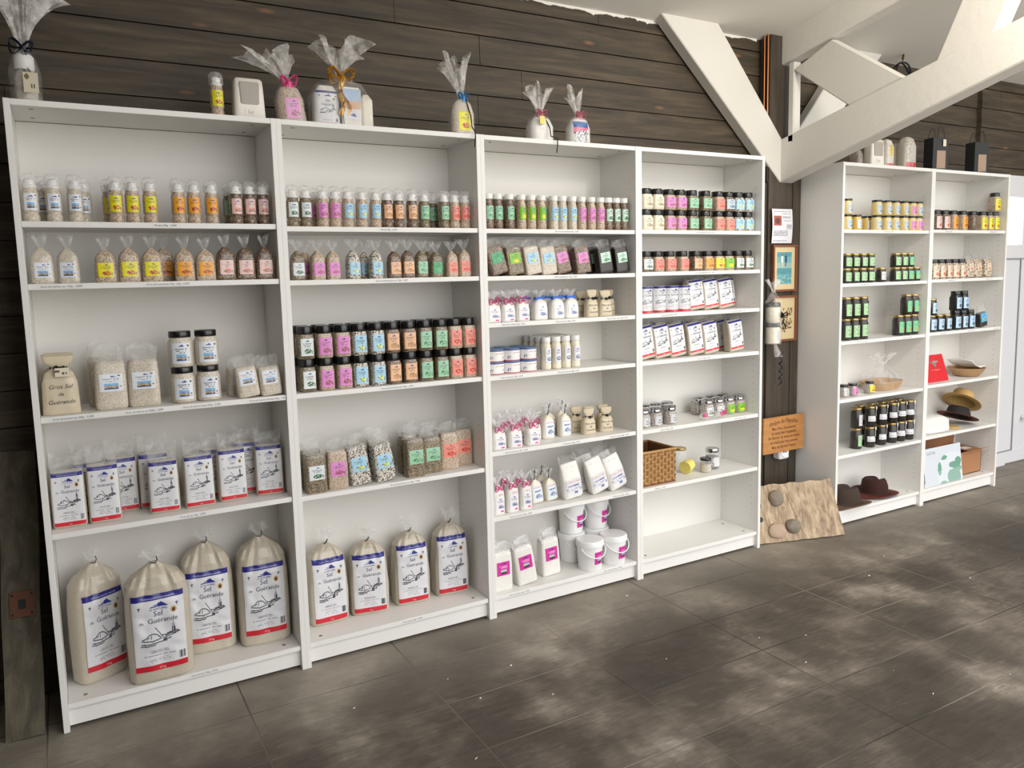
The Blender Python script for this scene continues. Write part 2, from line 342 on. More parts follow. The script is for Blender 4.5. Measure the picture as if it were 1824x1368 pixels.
# ------------------------------------------------------------------ product kinds: parts = [(name, mesh, children)]
V = {  # variant: label colour, picture colours, fill, words
 'W': ('dfe3ea', ['88aacc'], 'salt_plain', 'white photo'), 'Y': ('e6dc1c', ['c2402a', 'd86a3a', '9c3a22'], 'salt_herb', 'yellow'), 'O': ('f0a42a', ['a8331c', '8a3a1c', 'd0582a'], 'salt_herb', 'orange'),
 'P': ('e9c6bf', ['c94a4a', '4f7f4a', 'd97a70'], 'salt_brown', 'pale pink'), 'K': ('dd86c6', ['7a2f3c', '8f3b48', 'a85060'], 'salt_herb', 'pink'), 'B': ('a3cfe6', ['d8d83a', '5c8c3c', '9a5060', 'e8e8a0'], 'salt_pepper', 'blue'),
 'E': ('e9b78e', ['a5703f', 'b88850'], 'salt_brown', 'peach'), 'G': ('98c8a6', ['4c8a5c', '3c7a4a', '6ba878'], 'salt_green', 'mint green'), 'D': ('3fa468', ['2a6a40', '88c8a0'], 'salt_green', 'dark green'),
 'R': ('ea8a78', ['b8302a', 'c94438'], 'salt_herb', 'salmon'), 'L': ('7fc01e', ['f0dc3a', 'e8c820'], 'salt_herb', 'lime green'), 'S': ('dbe2e2', ['3c6a44', '2f5a38'], 'salt_green', 'white leaf'),
 'M': ('bfdccb', ['3f7f4c', '2f6a3c'], 'salt_brown', 'pale mint'), 'C': ('e9dfc6', ['8a7a5a', 'b0a078'], 'salt_cream', 'cream'), 'Z': ('b8c8d4', ['4a6a80', '3a5a74'], 'salt_brown', 'grey-blue'),
 'T': ('e6cdb4', ['b8442a', 'c9604a', '7a8a3a'], 'salt_bwr', 'beige'), 'N': ('cfcfd2', ['9a9a9c'], 'fill_dark', 'grey'), 'F': ('a9cfa0', ['7fae6a', '5e8a4a'], 'fill_dark', 'green'),
 'J': ('72c48e', ['d9a040', 'b87830'], 'fill_dark', 'bright green'), 'Q': ('b4d0ea', ['3c4a5c', '4c5a6c'], 'fill_black', 'light blue'), '-': ('999999', ['777777'], 'salt_brown', 'missing'), 'U': ('5fb4e0', ['e0d040', '5c8c3c'], 'fill_black', 'sky blue')}
MC = {}
def cache(k, fn):
    if k not in MC: MC[k] = fn()
    return MC[k]
def lab_cyl(v, r, a, z0, z1, rz=0, nx=18, nz=24, name='label'):
    c = V[v]; return printed(name, oncyl(r, rz), -r*a, r*a, z0, z1, nx, nz, small_art(c[0], c[1], v == 'W', ord(v)))
def lab_on(v, b, x0, x1, z0, z1, nx=20, nz=26, name='label'):
    c = V[v]; return printed(name, onbody(b), x0, x1, z0, z1, nx, nz, small_art(c[0], c[1], v == 'W', ord(v)))
def k_grinder(v):
    fl_ = {'B': 'salt_herb'}.get(v, V[v][2]); body = cache('gr_'+fl_, lambda: MB().lathe([(.0205, 0), (.0225, .003), (.0225, .021), (.0192, .026), (.0192, .029), (.0225, .034), (.0225, .09), (.0198, .098), (.0198, .105)]).mesh('body', fl_))
    head = cache('gr_head', lambda: MB().lathe([(.0195, .105), (.0195, .112), (.015, .116), (.015, .13), (.009, .135)]).mesh('grinder_head', 'white_plastic'))
    cap = cache('gr_cap', lambda: MB().lathe([(.0215, .1055), (.0242, .113), (.0246, .124), (.0238, .137), (.0195, .147), (.011, .1515), (.003, .1522)]).mesh('cap', 'clear_plastic'))
    return [('body', body, []), ('grinder_head', head, []), ('cap', cap, []), ('label', cache('gl'+v, lambda: lab_cyl(v, .0229, .82, .036, .088)), [])]
def jar_parts(key, v, w, h, lh, lr, n=4.5, lid='black_lid', lab=(.12, .7), fill=None, rz=0, labw=.78, d=None):
    d = d or w; fill = fill or V[v][2]; r = w/2*.97; ry = d/2*.97
    secs = [(0, r*.9, ry*.9), (.004, r, ry), (h-lh-.016, r, ry), (h-lh-.006, lr*.96, lr*.96), (h-lh, lr*.93, lr*.93)]
    b = cache(('jb', key), lambda: Body(secs, n)); body = cache(('j', key, fill), lambda: b.mesh('jar_body', fill))
    lidm = cache(('jl', key, lid), lambda: MB().lathe([(lr*.97, h-lh), (lr, h-lh+.002), (lr, h-.002), (lr*.95, h)], 28).mesh('lid', lid))
    out = [('jar_body', body, []), ('lid', lidm, [])]
    if v not in '-': out.append(('label', cache(('jlab', key, v), lambda: lab_on(v, b, -r*labw, r*labw, h*lab[0], h*lab[1], 18, 22)), []))
    return out
def k_sqjar(v): return jar_parts('sq', v, .062, .121, .03, .0285, lab=(.1, .63))
def k_bigjar(v): return jar_parts('big', v, .083, .123, .022, .036, 2.6, lab=(.1, .68), labw=.72)
def k_jar4(v): return jar_parts('j4', v, .066, .0955, .026, .029, 4, lab=(.12, .62), labw=.86)
def k_jar6(v): return jar_parts('j6', v, .064, .119, .024, .028, 3.2, lab=(.1, .68), labw=.85)
def k_honey(v): return jar_parts('hn', v, .06, .084, .011, .0275, 2, 'black_lid', lab=(.12, .68), fill='mustard' if v in 'N-' else 'honey_cream', labw=.7)
def k_goldjar(v): return jar_parts('gj', v, .062, .081, .011, .0275, 2, 'gold_lid', lab=(.14, .72), labw=.74)
def k_goldtall(v): return jar_parts('gt', v, .067, .119, .012, .0285, 2, 'gold_lid', lab=(.14, .68), labw=.74)
def k_bluejar(v): return jar_parts('bj', v, .064, .119, .024, .028, 3.2, lab=(.1, .68), fill='fill_black', labw=.85)
def k_bluegold(v): return jar_parts('bg', v, .066, .1, .011, .028, 2.4, 'gold_lid', lab=(.12, .75), fill='fill_black', labw=.78)
def k_darkjar(v):
    h = .119; p = jar_parts('dj', '-', .064, h, .012, .0275, 2, 'gold_lid', fill='fill_dark'); r = .0315
    def art(u, vv): return (.13, .14, .2) if u > .62 and vv > .55 else ((.55, .56, .6) if abs(vv-.28) < .06 and hsh(int(u*22), 1) > .3 else (.88, .88, .9))
    p.append(('label', cache('djl', lambda: printed('label', oncyl(r), -.036, .04, .034, .066, 20, 12, art)), []))
    p.append(('seal_strip', cache('djs', lambda: printed('seal_strip', lambda x, z, e: (.018+x, -(r+.0006+e)*math.cos((.018+x)/r) if z < .1 else (-.0285-e if z < h else -.0285+(z-h)), min(z, h+.0008)), -.004, .004, .064, .135, 2, 14, lambda u, v: (.88, .88, .9))), [])); return p
def k_bottle(v):
    fl_ = {'B': 'salt_plain', 'G': 'salt_brown'}.get(v, V[v][2]); body = cache('bo_'+fl_, lambda: MB().lathe([(.0195, 0), (.0212, .004), (.0212, .03), (.0205, .034), (.0212, .04), (.0212, .098), (.0175, .112), (.0165, .122)]).mesh('bottle_body', fl_))
    cap = cache('bo_cap', lambda: MB().lathe([(.0185, .1225), (.019, .124), (.019, .142), (.0178, .144)]).mesh('cap', 'white_lid'))
    return [('bottle_body', body, []), ('cap', cap, []), ('label', cache('bl'+v, lambda: lab_cyl(v, .0216, .85, .04, .094)), [])]
def k_whitebottle(v):
    body = cache('wb', lambda: MB().lathe([(.021, 0), (.023, .004), (.023, .02), (.0205, .045), (.0205, .08), (.023, .1), (.0195, .112), (.0175, .118)]).mesh('bottle_body', 'salt_cream'))
    cap = cache('wb_cap', lambda: MB().lathe([(.02, .1185), (.0205, .12), (.0205, .14), (.0192, .142)]).mesh('cap', 'white_lid'))
    art = small_art('e4e4ea', ['5a6a90', '8a92a8'], False, 4)
    return [('bottle_body', body, []), ('cap', cap, []), ('label', cache('wbl', lambda: printed('label', oncyl(.0233), -.017, .017, .03, .094, 16, 24, art)), [])]
def tied(key, v, w, d, hb, ht, fill, lab=None, n=3.6, tie=None, fanr=1, seed=0, filmk='film', labart=None, nz=10, cx=0):
    r, q = w/2, d/2; zn = hb+.1*(ht-hb)
    secs = dense([(0, r*.93, q*.93), (.006, r, q), (hb*.55, r*.985, q), (hb*.8, r*.88, q*.9), (hb*.92, r*.66, q*.7), (hb, r*.35, q*.45), (zn, .007, .007)], nz)
    b = cache(('tb', key), lambda: Body(secs, n, 32, .07, seed)); out = [('bag_body', cache(('tbm', key, fill), lambda: b.mesh('bag_body', fill)), [])]
    out.append(('film_tuft', cache(('tf', key), lambda: fan(zn, ht, .006, r*.72*fanr, 8, seed+1, .6, .3).mesh('film_tuft', filmk)), []))
    if lab: out.append(('label', cache(('tl', key, v), lambda: lab_on(v, b, *lab)), []))
    if labart: out.append(('label', cache(('tl', key, v), lambda: labart(b)), []))
    if tie: out.append(('tie', cache(('tt', key), lambda: tie(zn)), []))
    return out
def k_smallbag(v): return tied('sb', v, .066, .045, .106, .155, V[v][2] if v != 'B' else 'salt_pepper', (-.023, .023, .018, .066))
def k_smallbag2(v): return tied('sb2', v, .056, .042, .1, .148, V[v][2], (-.021, .021, .016, .062), seed=3)
def ribbon_art(b, z0, z1, w):
    a = small_art('e9e6ea', ['7a86b8', '4a5688', 'a8b0c8'], False, 9)
    def art(u, v): return (.86, .35, .6) if v < .13 and .55 < u < .9 else ((.93, .9, .92) if v < .16 else a(u, (v-.16)/.84))
    return printed('label', onbody(b), -w, w, z0, z1, 18, 26, art)
def k_ribbag(v): return tied('rb', v, .07, .045, .088, .135, 'salt_white', labart=lambda b: ribbon_art(b, .006, .06, .025), tie=lambda z: bow((0, -.01, z-.004), .026, 5, 2, .3, 'pink_ribbon', 'tie', 1.2), filmk='film_cloudy', seed=5)
def k_ribtall(v): return tied('rt', v, .062, .045, .125, .165, 'salt_white', labart=lambda b: ribbon_art(b, .01, .075, .022), tie=lambda z: bow((0, -.012, z-.012), .026, 6, 3, .3, 'pink_ribbon', 'tie', 1.7), filmk='film_cloudy', seed=8)
def k_clipbag(v): return tied('cb', v, .074, .05, .088, .13, 'salt_white', labart=lambda b: printed('label', onbody(b), -.024, .026, .012, .062, 18, 20, small_art('e6e7ec', ['4a5aa0', '8a94c0'], False, 2)),
                              tie=lambda z: boxmesh('tie', (-.024, -.011, z-.006, .024, .006, z+.006), 'blue_clip', .002), filmk='film_cloudy', seed=11)
def k_finebag(v):
    a = small_art('dfe4ea', ['5a6a90', '7a86b8'], False, 3)
    def art(u, vv): return (.85, .45, .45) if .86 < vv < .93 and .1 < u < .9 and int(u*30) % 3 else (.42, .52, .72) if .6 < vv < .7 and .15 < u < .85 and int(u*24) % 4 else a(u, min(vv, .75)*.9) if vv < .75 else hx('dfe4ea')
    return tied('fb', v, .066, .045, .1, .15, 'salt_cream', labart=lambda b: printed('label', onbody(b), -.026, .026, .008, .08, 20, 26, art), tie=lambda z: MB().tube([(-.004, -.008, z), (.002, -.01, z+.02), (.001, -.012, z+.045)], .0022, 6).mesh('tie', 'black_cord'), filmk='film_cloudy', seed=14)
def k_canvas(v, big=False):
    s = 1.65 if big else 1.0; w, d, hb, ht = .072*s if not big else .108, .04*s, .078*s if not big else .145, .118*s if not big else .19
    r, q = w/2, d/2
    secs = dense([(0, r, q*.9), (.006, r, q), (hb*.7, r*.94, q), (hb*.92, r*.75, q*.8), (hb, r*.42, q*.5), (hb+.006, r*.4, q*.48), (hb+(ht-hb)*.4, r*.72, q*.6), (ht-.004, r*.86, q*.5), (ht, r*.7, q*.3)], 10)
    b = cache(('cv', big), lambda: Body(secs, 3.4, 34, .1, 20)); body = cache(('cvm', big), lambda: b.mesh('bag_body', 'canvas'))
    def blank(u, vv): return hx('d0c3a9')
    t = (('Gros Sel', 0, hb*.58, .019, '3b3632', .3), ('de', 0, hb*.42, .016, '3b3632', .3), ('Guérande', 0, hb*.24, .019, '3b3632', .3))
    if not big: t = (('Fleur de Sel', 0, hb*.6, .0125, '4b4238', .3), ('de', 0, hb*.42, .012, '4b4238', .3), ('Guérande', 0, hb*.22, .0125, '4b4238', .3))
    lab = cache(('cvl', big), lambda: printed('lettering', onbody(b), -r*.75, r*.75, hb*.15, hb*.8, 8, 8, blank, t))
    tie = cache(('cvt', big), lambda: MB().rings([[(r*.46*math.cos(a), q*.56*math.sin(a), z) for a in [2*math.pi*j/20 for j in range(20)]] for z in (hb-.001*s, hb+.005*s)]).mesh('cord', 'black_cord'))
    bw = cache(('cvb', big), lambda: bow((.004, -q*.6, hb+.002), .011*s, 2, 2, .5, 'black_cord', 'cord_bow', .9))
    out = [('bag_body', body, []), ('lettering', lab, []), ('cord', tie, []), ('cord_bow', bw, [])]
    if big: out.append(('paper_tag', cache('cvtag', lambda: printed('paper_tag', lambda x, z, e: (x, -q*.9-.012-e*2, z), -.012, .028, hb-.022, hb+.006, 12, 8, lambda u, vv: (.35, .3, .25) if (u < .3 and .55 < vv < .8) or (.5 < u < .85 and .2 < vv < .55 and int(u*40) % 2) else hx('dcd2bd'))), []))
    return out
def block(key, v, w, d, hb, ht, lab, fill=None, seed=0, filmk='film', n=6, lump=.03, lean=0):
    r, q = w/2, d/2; secs = dense([(0, r*.94, q*.92), (.006, r, q), (hb*.6, r, q*.98), (hb*.93, r*.95, q*.86), (hb, r*.8, q*.6)], 10)
    fill = fill or V[v][2]; b = cache(('bb', key), lambda: Body(secs, n, 36, lump, seed)); out = [('bag_body', cache(('bbm', key, fill), lambda: b.mesh('bag_body', fill)), [])]
    out.append(('film_top', cache(('bf', key), lambda: crumple(r*.96, q*.85, hb*.93, ht, seed).mesh('film_top', filmk)), []))
    if lab: out.append(('label', cache(('bl', key, v), lambda: lab_on(v, b, *lab)), []))
    return out
def k_block(v): return block('b1', v, .082, .05, .15, .195, (-.03, .03, .052, .108))
def k_block3(v): return block('b3', v, .078, .045, .118, .15, (-.026, .026, .045, .09), fill={'M': 'fill_dark', 'K': 'salt_brown', 'B': 'salt_plain', 'L': 'salt_green', 'D': 'salt_brown'}.get(v), seed=4)
def k_clearbag(v): return block('c1', v, .1, .06, .165, .222, (-.036, .036, .062, .122), 'salt_plain', 6, 'film', 5, .05)
def k_clearbag2(v): return block('c2', v, .078, .045, .105, .15, (-.028, .028, .042, .092), 'salt_plain', 7, 'film', 5, .06)
def k_mixbag(v): return block('mx', v, .085, .05, .115, .145, (-.022, .024, .04, .085), 'salt_bwr', 8)
def k_pinkpack(v):
    b = block('pp', 'K', .1, .06, .172, .215, None, 'salt_white', 12, 'film_cloudy', 5, .05); by = MC[('bb', 'pp')]
    b.append(('label', cache('ppl', lambda: printed('label', onbody(by), -.032, .032, .07, .13, 20, 20, pink_art)), [])); return b
def pink_art(u, v):
    m = mount(u, v, .5, .82, .4, .12, (.8, .2, .62))
    if m: return m
    if .28 < u < .75 and .12 < v < .45: return (.55, .7, .9) if v > .34 else (.85, .82, .5) if v > .27 else (.16, .22, .4)
    if (abs(v-.66) < .02 or abs(v-.56) < .02) and .2 < u < .8 and hsh(int(u*20), int(v*10)) > .25: return (.97, .75, .9)
    return (.82, .18, .6)
def k_kg(v):
    w, d, h = .102, .062, .19; r, q = w/2, d/2
    b = cache('kg', lambda: Body(dense([(0, r*.95, q*.9), (.006, r, q), (.12, r, q), (.175, r*.97, q*.86), (h, r*.9, q*.55)], 34), 6, 72, .06, 31))
    return [('bag_body', cache('kgb', lambda: b.mesh('bag_body', 'salt_fine')), []), ('film_top', cache('kgf', lambda: crumple(r*.95, q*.8, .178, .26, 31, pinch=.3).mesh('film_top', 'film')), []),
            ('label', cache('kgl', lambda: sel_label('label', onbody(b), -r*.9, r*.9, .008, .187, 64, 84, '1 kg')), [])]
def k_kgs(v):
    w, d, h = .098, .055, .158; r, q = w/2, d/2
    b = cache('kgs', lambda: Body(dense([(0, r*.95, q*.9), (.006, r, q), (.11, r, q), (.148, r*.97, q*.86), (h, r*.9, q*.55)], 28), 6, 64, .07, 41))
    return [('bag_body', cache('kgsb', lambda: b.mesh('bag_body', 'salt_fine')), []), ('film_top', cache('kgsf', lambda: crumple(r*.95, q*.8, .15, .172, 41, pinch=.3).mesh('film_top', 'film')), []),
            ('label', cache('kgsl', lambda: sel_label('label', onbody(b), -r*.88, r*.88, .014, .155, 44, 60, '500 g', False)), [])]
def k_five(v):
    w, d = .158, .1; r, q = w/2, d/2; hb = .3
    b = cache('fv', lambda: Body(dense([(0, r*.94, q*.85), (.008, r, q*.95), (.12, r*1.02, q), (.22, r*.94, q*.95), (.262, r*.88, q*.84), (.285, r*.68, q*.62), (.303, .03, .03), (.315, .009, .009)], 60), 4.6, 110, .07, 51))
    return [('bag_body', cache('fvb', lambda: b.mesh('bag_body', 'salt_fine')), []), ('film_tuft', cache('fvf', lambda: fan(.313, .38, .008, .04, 7, 52, .5, .4).mesh('film_tuft', 'film')), []),
            ('label', cache('fvl', lambda: sel_label('label', onbody2(b), -r*.86, r*.8, .014, .265, 84, 116, '5 kg')), []), ('tie', cache('fvt', lambda: MB().tube([(-.008, -.01, .312), (.0, -.014, .318), (.008, -.012, .33)], .0022, 6).mesh('tie', 'black_cord')), [])]
def k_ten(v):
    w, d = .205, .12; r, q = w/2, d/2
    b = cache('tn', lambda: Body(dense([(0, r*.92, q*.85), (.01, r, q*.95), (.15, r*1.02, q), (.28, r, q), (.34, r*.93, q*.92), (.37, r*.74, q*.7), (.395, r*.36, q*.34), (.412, .012, .012)], 66), 3.8, 120, .09, 61))
    return [('bag_body', cache('tnb', lambda: b.mesh('bag_body', 'salt_fine')), []), ('film_tuft', cache('tnf', lambda: fan(.411, .46, .011, .034, 7, 62, .6, .5).mesh('film_tuft', 'film')), []),
            ('label', cache('tnl', lambda: sel_label('label', onbody2(b), -.084, .08, .045, .315, 100, 150, '10 kg')), []), ('tie', cache('tnt', lambda: MB().tube([(-.012, -.012, .412), (.002, -.018, .41), (.01, -.016, .42), (.008, -.014, .432)], .0018, 6).mesh('tie', 'black_cord')), [])]
def k_tub(v):
    r = .039; art = small_art('ece9e8', ['5a6090', '6a6a78'], False, 5)
    def a2(u, vv): return (.82, .25, .32) if vv < .07 else (.15, .2, .5) if vv > .93 else ((.7, .45, .45) if abs(vv-.72) < .06 and .4 < u < .8 and hsh(int(u*50), 1) > .3 else (.35, .4, .55) if (vv-.3)**2*4+((u % .5)-.25)**2*9 < .06 and hsh(int(u*60), int(vv*14)) > .45 else (.92, .91, .9))
    return [('canister_body', cache('tub', lambda: MB().lathe([(r-.001, 0), (r-.001, .047)], 28).mesh('canister_body', 'white_plastic')), []), ('lid', cache('tubl', lambda: MB().lathe([(r+.0005, .0475), (r+.0005, .0515), (r-.003, .0525)], 28).mesh('lid', 'tub_lid')), []),
            ('label', cache('tubw', lambda: printed('label', oncyl(r), -r*1.5, r*1.5, .001, .047, 50, 16, a2)), [])]
mat('tub_lid', '5c7ba6', .35)
def k_tube(v):
    r = .038
    return [('tube_body', cache('tube', lambda: MB().lathe([(r-.001, 0), (r-.001, .125), (r-.004, .1255)], 28).mesh('tube_body', 'white_plastic')), []),
            ('label', cache('tubelab', lambda: sel_label('label', oncyl(r), -r*1.25, r*1.25, .001, .1245, 56, 64, '250 g', False)), [])]
def k_clip(v):
    r = .034; c = V[v]
    b = cache('clb', lambda: MB().lathe([(r*.9, 0), (r, .004), (r, .055), (r*.82, .064), (r*.82, .068)]).mesh('jar_body', 'salt_brown' if 0 else 'clip_fill'))
    return [('jar_body', b, []), ('jar_collar', cache('clc', lambda: MB().lathe([(r*.84, .064), (r*.87, .066), (r*.87, .078), (r*.84, .08)]).mesh('jar_collar', 'chrome')), []),
            ('lid', cache('cll', lambda: MB().lathe([(r*.88, .081), (r*.92, .083), (r*.92, .089), (r*.7, .093)]).mesh('lid', 'chrome')), []),
            ('clasp', cache('clw', lambda: MB().tube([(r*.9, 0, .07), (r*1.08, 0, .06), (r*1.06, 0, .05), (r*.96, 0, .08), (r*.93, 0, .088)], .0015, 6).tube([(-r*.9, 0, .07), (-r*1.08, 0, .062), (-r*.95, 0, .086)], .0015, 6).mesh('clasp', 'steel_wire')), []),
            ('label', cache('clab'+v, lambda: printed('label', oncyl(r+.0004), -r*.8, r*.8, .008, .05, 16, 14, small_art(c[0], c[1], False, 6))), [])]
salt('clip_fill', [(0, '8b8078'), (.5, 'b0a7a0'), (.8, 'cdc6be')], 260, .9)
def k_hexjar(v):
    return jar_parts('hx', v, .055, .072, .014, .024, 3, lab=(.15, .7), fill='clip_fill', labw=.8)
def k_bucket(v):
    r = .062; h = .14
    body = cache('bkb', lambda: MB().lathe([(r*.86, 0), (r*.88, .003), (r*.97, h-.03)], 40).mesh('bucket_body', 'white_plastic'))
    lid = cache('bkl', lambda: MB().lathe([(r, h-.03), (r*1.06, h-.029), (r*1.06, h-.008), (r*1.02, h-.003), (r*.97, h-.001), (r*.95, h-.001), (r*.2, h-.001)], 40).mesh('lid', 'white_plastic'))
    hd = cache('bkh', lambda: MB().tube([(r*1.08*math.cos(a), -r*.35-r*.75*math.sin(a), h-.032-.045*math.sin(a)) for a in [math.pi*i/16 for i in range(17)]], .0028, 8).mesh('handle', 'white_plastic'))
    rr = lambda z: r*(.88+.09*z/(h-.03))
    lab = cache('bkla', lambda: printed('label', lambda x, z, e: ((rr(z)+e+.0005)*math.sin(x/r+.18), -(rr(z)+e+.0005)*math.cos(x/r+.18), z), -.028, .028, .03, .088, 20, 22, pink_art))
    return [('bucket_body', body, []), ('lid', lid, []), ('handle', hd, []), ('label', lab, [])]
def k_pouch(v):
    w, d, h = .1, .05, .165; r, q = w/2, d/2
    b = cache('po', lambda: Body(dense([(0, r*.9, q*.7), (.01, r, q), (.09, r, q), (.14, r*.92, q*.6), (h, r*.85, q*.25)], 12), 4, 36, .12, 71))
    def art(u, v): return (.8, .5, .55) if .8 < v < .88 and int(u*30) % 3 else (.4, .45, .66) if (.55 < v < .64 and .1 < u < .9 and int(u*28) % 4) or (.1 < v < .22 and .5 < u < .75) else (.55, .58, .72) if .25 < v < .45 and hsh(int(u*20), int(v*24)) > .72 else (.9, .89, .9)
    return [('bag_body', cache('pob', lambda: b.mesh('bag_body', 'salt_white')), []), ('film_top', cache('pof', lambda: crumple(r*.95, q*.6, .14, .205, 71, pinch=.2).mesh('film_top', 'film')), []), ('label', cache('pol', lambda: printed('label', onbody(b), -r*.75, r*.8, .015, .09, 22, 22, art)), [])]
K = {  # kind: builder, w, d, h, object name, category, description({} = label words), stack height
 'grinder': (k_grinder, .046, .046, .152, 'salt_grinder', 'salt grinder', 'clear salt grinder, {} label'), 'smallbag': (k_smallbag, .066, .046, .155, 'tied_salt_bag', 'bag', 'tied clear salt bag, {} label'),
 'smallbag2': (k_smallbag2, .056, .043, .148, 'tied_salt_bag', 'bag', 'tied clear salt bag, {} label'), 'canvas': (k_canvas, .072, .042, .118, 'cotton_salt_bag', 'bag', 'small cotton salt bag with cord'),
 'bigcanvas': (lambda v: k_canvas(v, True), .108, .066, .19, 'cotton_salt_bag', 'bag', 'large cotton coarse-salt bag with tag'), 'clearbag': (k_clearbag, .1, .062, .222, 'clear_salt_bag', 'bag', 'large clear coarse-salt bag, photo label'),
 'clearbag2': (k_clearbag2, .078, .047, .15, 'clear_salt_bag', 'bag', 'small clear coarse-salt bag, photo label'), 'bigjar': (k_bigjar, .083, .083, .123, 'salt_jar', 'jar', 'wide black-lidded salt jar, photo label'),
 'kg': (k_kg, .102, .064, .26, 'printed_salt_bag', 'bag', 'one-kilo printed salt bag, blue band'), 'kgs': (k_kgs, .098, .057, .172, 'printed_salt_bag', 'bag', 'small printed salt bag, blue band'),
 'ten': (k_ten, .205, .122, .47, 'large_salt_sack', 'sack', 'ten-kilo tied salt sack'), 'five': (k_five, .16, .1, .38, 'large_salt_sack', 'sack', 'five-kilo tied white salt sack'),
 'sqjar': (k_sqjar, .062, .062, .121, 'spice_jar', 'jar', 'square black-lidded jar, {} label'), 'block': (k_block, .082, .052, .195, 'block_salt_bag', 'bag', 'upright clear block bag, {} label'),
 'block3': (k_block3, .078, .047, .15, 'block_salt_bag', 'bag', 'leaning clear block bag, {} label'), 'bottle': (k_bottle, .043, .043, .144, 'spice_bottle', 'bottle', 'white-capped salt bottle, {} label'),
 'ribbag': (k_ribbag, .07, .046, .135, 'ribboned_salt_bag', 'bag', 'fine-salt bag with pink ribbon'), 'ribtall': (k_ribtall, .062, .046, .165, 'ribboned_salt_bag', 'bag', 'tall fine-salt bag with pink ribbon'), 'clipbag': (k_clipbag, .074, .05, .13, 'clipped_salt_bag', 'bag', 'white salt bag with blue clip'),
 'finebag': (k_finebag, .066, .046, .15, 'fine_salt_bag', 'bag', 'small tied fine-salt bag'), 'tub': (k_tub, .079, .079, .0527, 'salt_canister', 'canister', 'low round white salt canister'), 'whitebottle': (k_whitebottle, .046, .046, .142, 'salt_shaker_bottle', 'bottle', 'white-capped bottle of fine salt'),
 'pinkpack': (k_pinkpack, .1, .062, .215, 'clear_salt_pack', 'bag', 'clear pack of fine salt, magenta label'), 'bucket': (k_bucket, .132, .132, .14, 'salt_bucket', 'bucket', 'white plastic bucket, magenta label'), 'pouch': (k_pouch, .1, .052, .205, 'salt_pouch', 'bag', 'crinkled printed pouch of fine salt'),
 'jar4': (k_jar4, .066, .066, .0955, 'spice_jar', 'jar', 'low black-lidded jar, {} label'), 'tube': (k_tube, .077, .077, .1255, 'salt_tube', 'canister', 'round printed salt tube, blue band'), 'clip': (k_clip, .073, .07, .093, 'clip_top_jar', 'jar', 'clip-top glass jar, {} label'),
 'honey': (k_honey, .06, .06, .084, 'mustard_jar', 'jar', 'yellow mustard jar, {} label'), 'jar6': (k_jar6, .064, .064, .119, 'spice_jar', 'jar', 'tall black-lidded jar, {} label'), 'goldjar': (k_goldjar, .062, .062, .081, 'preserve_jar', 'jar', 'dark gold-lidded jar, {} label'),
 'goldtall': (k_goldtall, .067, .067, .119, 'preserve_jar', 'jar', 'tall dark gold-lidded jar, {} label'), 'bluejar': (k_bluejar, .064, .064, .119, 'spice_jar', 'jar', 'dark black-lidded jar, {} label'), 'bluegold': (k_bluegold, .066, .066, .1, 'preserve_jar', 'jar', 'dark gold-lidded jar, {} label'),
 'darkjar': (k_darkjar, .064, .064, .1195, 'preserve_jar', 'jar', 'dark jar with white seal strip'), 'mixbag': (k_mixbag, .085, .052, .145, 'mixed_spice_bag', 'bag', 'clear bag of mixed grains, beige label'), 'hexjar': (k_hexjar, .055, .055, .072, 'spice_jar', 'jar', 'small black-lidded jar, {} label'),
 'blackbag': (lambda v: block('bk', v, .08, .04, .09, .16, (-.03, .03, .03, .085), 'fill_black', 9), .08, .042, .16, 'black_salt_bag', 'bag', 'leaning black salt bag, {} label')}
# ------------------------------------------------------------------ setting
UX = [0, .8, 1.6, 2.4, 3.766, 4.566]; UY = [0, 0, 0, 0, -.0195, -.0195]
SZ = [[1.658, 1.466, 1.048, .669, .093], [1.651, 1.459, 1.047, .663, .093], [1.650, 1.457, 1.265, 1.044, .723, .440, .093], [1.652, 1.460, 1.266, 1.045, .720, .438, .090], [1.664, 1.373, 1.055, .731, .414, .093], [1.670, 1.377, 1.059, .741, .423, .097]]
WY = .33
# floor
fm = mat('slate_tiles', '5a534a', .62); N, L, b = nt(fm)
tc = N.new('ShaderNodeTexCoord'); mp = N.new('ShaderNodeMapping'); mp.inputs['Location'].default_value = (-.55+.5975*10, .21+.2985*40, 0)
br = N.new('ShaderNodeTexBrick'); br.offset = 0; br.squash = 1; br.inputs['Scale'].default_value = 1; br.inputs['Brick Width'].default_value = .5975; br.inputs['Row Height'].default_value = .2985
br.inputs['Mortar Size'].default_value = .0032; br.inputs['Mortar Smooth'].default_value = .35; br.inputs['Color1'].default_value = (.42, .42, .42, 1); br.inputs['Color2'].default_value = (.58, .58, .58, 1); br.inputs['Mortar'].default_value = (0, 0, 0, 1)
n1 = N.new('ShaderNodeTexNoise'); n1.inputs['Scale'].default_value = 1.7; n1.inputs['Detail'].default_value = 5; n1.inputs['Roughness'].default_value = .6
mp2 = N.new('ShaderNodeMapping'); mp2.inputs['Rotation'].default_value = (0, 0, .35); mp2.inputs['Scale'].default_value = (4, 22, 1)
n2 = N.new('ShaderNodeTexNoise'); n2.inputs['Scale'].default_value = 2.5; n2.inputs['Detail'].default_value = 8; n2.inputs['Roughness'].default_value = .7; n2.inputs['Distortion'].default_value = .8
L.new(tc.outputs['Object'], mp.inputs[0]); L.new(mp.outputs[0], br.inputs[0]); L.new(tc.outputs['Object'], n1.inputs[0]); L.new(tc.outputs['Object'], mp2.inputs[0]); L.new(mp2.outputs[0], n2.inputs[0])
r1 = ramp(N, [(.36, '463f36'), (.5, '5d544a'), (.58, '7c7266'), (.68, 'b0a799')]); r2 = ramp(N, [(.3, '5c5c5c'), (.55, 'a0a0a0'), (.75, 'e0e0e0')])
